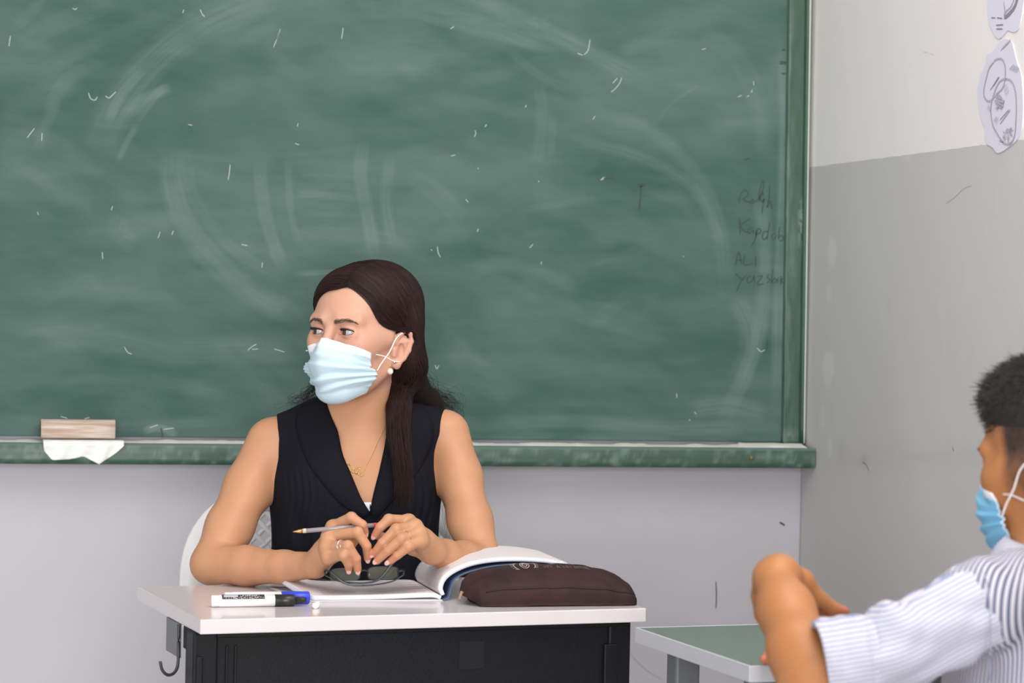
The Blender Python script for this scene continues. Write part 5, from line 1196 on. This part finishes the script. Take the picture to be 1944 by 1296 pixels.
# ---------------------------------------------------------------- the student at the right edge
HB = at(2010, 868, 3.25); RB = Rz(math.radians(-134))@Rx(math.radians(9))
SB = np.array([.64, 3.22, .50]); q_ = rel(SB)
F2 = Field(); HL2 = head_prims(F2, HB, RB, 1.0)
RT = Rz(math.radians(-118)); TC = np.array([.655, 3.22, .76])
F2.cone(HL2((0, .025, -.05)), [.665, 3.215, .95], .048, .052, .02)
n0 = len(F2.p)
F2.ell(TC+np.array([0, 0, .045]), (.150, .100, .145), RT, .03); F2.ell(TC+np.array([0, 0, -.10]), (.150, .105, .19), RT, .05)
SHL = at(1862, 1150, 3.07); SHR = np.array([.735, 3.37, .915])
F2.cone([.65, 3.18, .920], SHL, .046, .046, .03); F2.cone([.68, 3.25, .920], SHR, .046, .046, .03)
TOR2 = F2.p[n0:]
EL = at(1546, 1322, 3.02); WR = at(1473, 1104, 3.18)
arm = [SHL, at(1700, 1230, 3.03), EL]
F2.chain(arm, [.046, .042, .036], .02)
F2.chain([EL, at(1520, 1235, 3.07), at(1493, 1160, 3.13), WR], [.0350, .0335, .0290, .0250], .03)
def finger2(pts, rs, kr=.010):
    F2.cone(pts[0], pts[1], rs[0], rs[1], kr)
    for i in range(1, len(pts)-1): F2.cone(pts[i], pts[i+1], rs[i], rs[i+1], .003)
t2 = []
mc = [at(1523, 1102, 3.205), at(1518, 1108, 3.225), at(1510, 1116, 3.245), at(1502, 1124, 3.260)]
W0 = at(1480, 1092, 3.19)
for m_ in mc: F2.cone(W0, m_, .021, .0115, .012)
for i in range(3): F2.cone(mc[i], mc[i+1], .0112, .0112, .008)
fg = [[(1558, 1138, 3.215), (1584, 1156, 3.22), (1602, 1160, 3.222)], [(1550, 1146, 3.240), (1576, 1164, 3.245), (1593, 1168, 3.247)], [(1540, 1152, 3.262), (1560, 1170, 3.268), (1573, 1176, 3.27)], [(1528, 1156, 3.28), (1544, 1172, 3.286), (1556, 1180, 3.288)]]
for m_, f in zip(mc, fg):
    P = [m_]+[at(*v) for v in f]; finger2(P, [.0110, .0095, .0082, .0068]); t2.append(P[-1])
th = [at(1456, 1095, 3.19), at(1445, 1130, 3.205), at(1448, 1165, 3.215), at(1458, 1192, 3.22)]; finger2(th, [.017, .0125, .0105, .0085]); t2.append(th[-1])
# far arm, its hand lying on the student's desk
HT = atz(1456, 1258, TZ+.010); WR2 = HT+np.array([.085, .075, .022]); EL2 = np.array([.60, 3.62, .80])
F2.chain([SHR, EL2], [.044, .036], .02); F2.chain([EL2, WR2], [.034, .023], .012)
for i in range(4):
    b_ = WR2+np.array([-.050+.004*i, -.022-.016*i+.03, -.006]); tp_ = HT+np.array([.006*i, .030-.018*i, 0]); F2.cone(WR2, b_, .019, .0105, .012); finger2([b_, (b_+tp_)/2+np.array([0, 0, .008]), tp_], [.0105, .009, .007]); t2.append(tp_)
b_ = WR2+np.array([-.02, -.03, 0]); finger2([WR2, b_, b_+np.array([-.03, -.02, -.012])], [.015, .011, .008])
xs = axis_pts([(.25, .45, .0022), (.45, .86, .0032)]); ys = np.arange(2.93, 3.80, .0030); zs = axis_pts([(.55, .70, .006), (.70, .97, .0024), (.97, 1.23, .0020)])
Fg = F2.grid(xs, ys, zs); V, Q = nets(Fg, xs, ys, zs); del Fg
boy = np_mesh('person', q_(V), Q, m_skin2); boy.location = W3(SB).tolist(); boy.rotation_euler = (0, 0, -YAW)
tag(boy, 'short-haired student in striped shirt and blue mask at the right edge', 'person')
fl = np.zeros(len(V))
for a in t2: fl += .8*np.exp(-((V-a)**2).sum(1)/.016**2)
attr(boy, 'flush', np.clip(fl, 0, 1))
vl = (V-HB)@RB
st = np.clip((vl[:, 2]+.060)/.075, 0, 1)*np.clip((vl[:, 1]+.040+.15*np.clip(-vl[:, 2], 0, 1))/.014, 0, 1)*np.clip((.104-0*vl[:, 0])*100, 0, 1)
st *= ~((np.abs(vl[:, 0]) > .070) & (vl[:, 1] > .0) & (vl[:, 1] < .034) & (vl[:, 2] < .004) & (vl[:, 2] > -.07))
attr(boy, 'stubble', np.clip(st, 0, 1))
for x in (1, -1):
    bm = bmesh.new(); bmesh.ops.create_uvsphere(bm, u_segments=24, v_segments=16, radius=.0119)
    e_ = bm_obj('eyeball', bm, None, boy, smooth=True); e_.location = q_(HL2((x*.0315, -.0765, -.001))).tolist(); gz = RB@np.array([0, -.98, -.2])
    e_.data.materials.append(eye_mat('eye', (60, 40, 30), tuple(float(v) for v in gz)))
    P = np.array([HL2(p) for p in ((x*.013, -.100, .016), (x*.024, -.097, .0195), (x*.038, -.089, .0205), (x*.050, -.076, .016))]); tube('eyebrow', q_(P), [.0018, .0028, .0026, .0010], m_brow, boy, n=16, sides=6)
# hair: short cropped cap, longer on top
FC = Field()
FC.ell(HL2((0, .014, .052)), (.0760, .0950, .0780), RB, .02); FC.ell(HL2((0, -.024, .070)), (.060, .056, .046), RB, .03)
FC.ell(HL2((0, -.105, .000)), (.075, .048, .085), RB, .012, -1)
FC.ell(HL2((0, -.01, -.136)), (.14, .16, .132), RB@Rx(math.radians(-6)), .012, -1)
a, b, c = [np.arange(HB[i]-.13, HB[i]+.13, .0028) for i in range(3)]; c = np.arange(HB[2]-.06, HB[2]+.16, .0028)
m_bh = mat('black_brown_hair', (34, 27, 27), .6, var=.3, vscale=60, bump=.002, bscale=260)
Vc, Qc = nets(FC.grid(a, b, c), a, b, c); bh = np_mesh('hair', q_(Vc), Qc, m_bh, boy)
g = np.random.default_rng(21); sel = g.choice(len(Vc), min(len(Vc), 14000)); P0_ = Vc[sel]; lc = (P0_-HB)@RB
nrm = (P0_-HL2((0, .014, .03))); nrm /= np.linalg.norm(nrm, axis=1, keepdims=True)
ln = (.0035+.009*np.clip((lc[:, 2]-.05)/.05, 0, 1)+.006*np.clip((-lc[:, 1]-.03)/.05, 0, 1))*g.uniform(.6, 1.2, len(sel)); fwd = RB@np.array([0, -.35, -.25])
d = nrm*.8+fwd+g.normal(0, .2, (len(sel), 3)); S = np.stack([P0_-nrm*.001+d*(ln*q)[:, None]+nrm*(ln*.1*q)[:, None] for q in np.linspace(0, 1, 4)], 1)
ok = ~((lc[:, 1] < -.05) & (lc[:, 2] < .03)); strands_obj('hair_strands', q_(S[ok]), .00042, m_bh, bh)

stv = np.clip(st, 0, 1); cand = np.flatnonzero(stv > .12); sel = g.choice(cand, min(4500, len(cand)), p=stv[cand]/stv[cand].sum()); P0_ = V[sel]
nrm = P0_-HL2((0, .01, .01)); nrm /= np.linalg.norm(nrm, axis=1, keepdims=True); d = nrm*.35+RB@np.array([0, .3, -.8])+g.normal(0, .2, (len(sel), 3)); ln = .0018+.0030*stv[sel]
strands_obj('faded_hair', q_(np.stack([P0_+d*(ln*q)[:, None] for q in (0, .5, 1)], 1)), .00022, m_bh, bh)
m_mask2 = mat('sky_blue_mask', (128, 190, 224), .8, bump=.0003, bscale=300, spec=.2); mix_attr(m_mask2, 'edge', (232, 236, 242), 1.0)
make_mask(HB, RB, F2, q_, boy, m_mask2, seed=30)

# striped shirt
def shirt_mat(name, base, stripe, w):
    m = mat(name, base, .85, bump=.0004, bscale=240, spec=.2); nt = m.node_tree; b = nt.nodes['Principled BSDF']
    at_ = nt.nodes.new('ShaderNodeAttribute'); at_.attribute_name = 'stripe'
    fr = nt.nodes.new('ShaderNodeMath'); fr.operation = 'FRACT'; nt.links.new(at_.outputs['Fac'], fr.inputs[0])
    r = nt.nodes.new('ShaderNodeValToRGB'); e = r.color_ramp.elements; e[0].position = 0; e[0].color = (*lin(base), 1); e[1].position = 1; e[1].color = (*lin(base), 1)
    for p_, c in ((.5-w-.06, base), (.5-w, stripe), (.5+w, stripe), (.5+w+.06, base)): q = e.new(p_); q.color = (*lin(c), 1)
    nt.links.new(fr.outputs[0], r.inputs[0]); nt.links.new(r.outputs[0], b.inputs['Base Color']); return m
m_sh = shirt_mat('white_shirt_fine_stripe', (200, 197, 207), (146, 155, 184), .15); m_sh2 = shirt_mat('white_shirt_dark_stripe', (198, 195, 205), (84, 90, 116), .20)
axd = (EL-SHL)/np.linalg.norm(EL-SHL); pn = np.cross(axd, [0, 1, 0]); pn /= np.linalg.norm(pn)
FS = Field(); FS.p = [p for p in TOR2]
xs, ys, zs = np.arange(.44, .90, .0032), np.arange(3.00, 3.52, .0040), np.arange(.56, 1.02, .0032)
Sg = FS.grid(xs, ys, zs)-.010
Xg, Yg, Zg = xs[:, None, None], ys[None, :, None], zs[None, None, :]
Sg = Sg-(.004*np.sin(Xg*42+Yg*33+3*np.sin(Zg*14))*np.clip((.92-Zg)*6, 0, 1)).astype(np.float32)-(.0015*np.sin(Xg*130+Zg*38)).astype(np.float32)
nc_ = np.array([.668, 3.215]); Sg = np.maximum(Sg, (.058-np.sqrt((Xg-nc_[0])**2+(Yg-nc_[1])**2)-.5*np.clip(.94-Zg, 0, 1)+0*Zg).astype(np.float32))
Sg = np.maximum(Sg, .58-Zg+0*Xg+0*Yg).astype(np.float32)
Vs, Qs = nets(Sg, xs, ys, zs); o = np_mesh('shirt', q_(Vs), Qs, m_sh2, boy)
loc = (Vs-TC)@RT; attr(o, 'stripe', np.arctan2(loc[:, 0]/.15, loc[:, 1]/.11)*23+40)
# yoke (lighter, finer stripe) over the shoulder
def sleeve(nm, pts, rs, mt, per, wr=.003, seed=1, bulge=0):
    k = len(pts); n = 46; P = cr(np.array(pts), n); R_ = np.interp(np.linspace(0, 1, n), np.linspace(0, 1, k), rs)
    T = np.gradient(P, axis=0); T /= np.linalg.norm(T, axis=1, keepdims=True); A_ = np.cross(T, [0, 1., 0]); A_ /= np.linalg.norm(A_, axis=1, keepdims=True); B_ = np.cross(T, A_)
    m = 60; ang = np.arange(m)*2*math.pi/m
    G = np.zeros((n, m, 3)); Aph = np.zeros((n, m))
    for i in range(n):
        f = wr*(np.sin(ang*3+i*.18+seed)+.7*np.sin(ang*5-i*.31+seed*2)+1.6*(vnoise(ang*3+5, np.full(m, i/4.5), seed)-.5)*2)
        if bulge: f = f+bulge*math.exp(-((i/n-.70)/.10)**2)*np.exp(-((ang-2.75)/.8)**2)-.006*math.exp(-((i/n-.86)/.035)**2)*np.exp(-((ang-2.9)/.9)**2)
        rr_ = R_[i]+f*math.sin(min(1, (i+1)/10)*math.pi/2); G[i] = P[i]+rr_[:, None]*(np.cos(ang)[:, None]*A_[i]+np.sin(ang)[:, None]*B_[i])
        Aph[i] = (G[i]-P[i])@pn/per+i*.012*0+np.sin(ang)*.3
    inner = P[:, None]+(G-P[:, None])*.90
    Vv = np.concatenate([G.reshape(-1, 3), inner[::-1].reshape(-1, 3)]); q = grid_q(2*n, m); i_, j_ = 2*n, m
    wrapq = np.array([(i*m+m-1, i*m, (i+1)*m, (i+1)*m+m-1) for i in range(2*n-1)]); close = np.array([((2*n-1)*m+j, (2*n-1)*m+(j+1) % m, (j+1) % m, j) for j in range(m)])
    o = np_mesh(nm, q_(Vv), np.concatenate([q, wrapq, close])[:, ::-1], mt, boy); attr(o, 'stripe', np.concatenate([Aph.ravel(), Aph[::-1].ravel()])+40); return o
sleeve('sleeve', [at(1905, 1134, 3.09), at(1840, 1160, 3.06), at(1770, 1197, 3.045), at(1700, 1234, 3.03), at(1615, 1256, 3.025)], [.044, .051, .049, .0495, .048], m_sh, .0052, .0022, 3, .016)
sleeve('rolled_cuff', [at(1666, 1246, 3.025), at(1638, 1250, 3.025), at(1610, 1255, 3.024), at(1582, 1260, 3.023), at(1557, 1264, 3.022)], [.046, .0535, .0525, .0535, .0515], m_sh, .0052, .0008, 5)
# collar
ang = np.linspace(0, 2*math.pi, 60); G = np.array([[np.array([.667, 3.214, .938])+np.array([math.cos(a_)*r__, math.sin(a_)*r__, z_-.012*math.cos(a_+.5)]) for z_, r__ in ((-.004, .066), (.012, .062), (.026, .0565), (.030, .057), (.018, .068), (.004, .076), (-.002, .080))] for a_ in ang])
o = slab('collar', q_(G), .0014, m_sh, boy); attr(o, 'stripe', np.concatenate([np.repeat(ang*13, 7)]*2))
# seam where the sleeve meets the back
tube('shirt_seam', [q_(at(*v)) for v in ((1868, 1086, 3.005), (1876, 1120, 3.00), (1880, 1170, 2.996), (1880, 1230, 3.0), (1878, 1290, 3.01))], .0009, mat('blue_grey_thread', (150, 156, 182), .8), boy, n=30, sides=5)
# shorts, lower legs and shoes, out of the picture
FT = Field(); FT.ell((.66, 3.23, .53), (.17, .12, .085), RT, .04); dF_ = np.array([-.88, .47]); lp_ = np.array([-.47, -.88])
kn = [np.array([.66, 3.23])+dF_*.38+lp_*s*.09 for s in (1, -1)]; hp = [np.array([.66, 3.23])+lp_*s*.08 for s in (1, -1)]
for k_, h_ in zip(kn, hp): FT.chain([(*h_, .52), (*k_, .50), (*(k_-dF_*.03), .10)], [.070, .050, .036], .03)
a, b, c = np.arange(.16, .90, .009), np.arange(2.98, 3.62, .009), np.arange(.07, .66, .009)
Vt, Qt = nets(FT.grid(a, b, c), a, b, c); np_mesh('trousers', q_(Vt), Qt, mat('navy_trousers', (44, 50, 70), .85), boy)
for k_ in kn:
    FS = Field(); cx_, cy2 = k_-dF_*.03+dF_*.05; FS.ell((cx_, cy2, .04), (.036, .11, .042), Rz(math.radians(-118)), .02); FS.cone((*(k_-dF_*.03), .06), (*(k_-dF_*.03), .11), .034, .034, .03); FS.ell((cx_, cy2, -.02), (.3, .3, .0205), I3, .004, -1)
    a, b, c = np.arange(cx_-.13, cx_+.14, .006), np.arange(cy2-.14, cy2+.14, .006), np.arange(-.003, .14, .006)
    Vs, Qs = nets(FS.grid(a, b, c), a, b, c); np_mesh('shoe', q_(Vs), Qs, mat('grey_shoe', (90, 90, 96), .6), boy)
# sheet of paper in the student's hand
pc = at(1575, 1176, 3.26); pr_ = vroot('paper_sheet', pc, 'white sheet of paper held under the student\'s bent hand', 'paper')
G = np.array([[at(1538+36*u_, 1166+14*u_+20*v_, 3.22+.02*v_)-pc+np.array([0, 0, .003*math.sin(u_*3)]) for v_ in np.linspace(0, 1, 6)] for u_ in np.linspace(0, 1.4, 8)]); slab('sheet', G, .0006, mat('white_paper', (236, 232, 232), .8), pr_)
# the student's own chair, turned the way he faces
make_chair(W3([.66+.02, 3.23-.02, 0]), math.radians(-118)-YAW, 'white plastic chair under the student at the right edge')
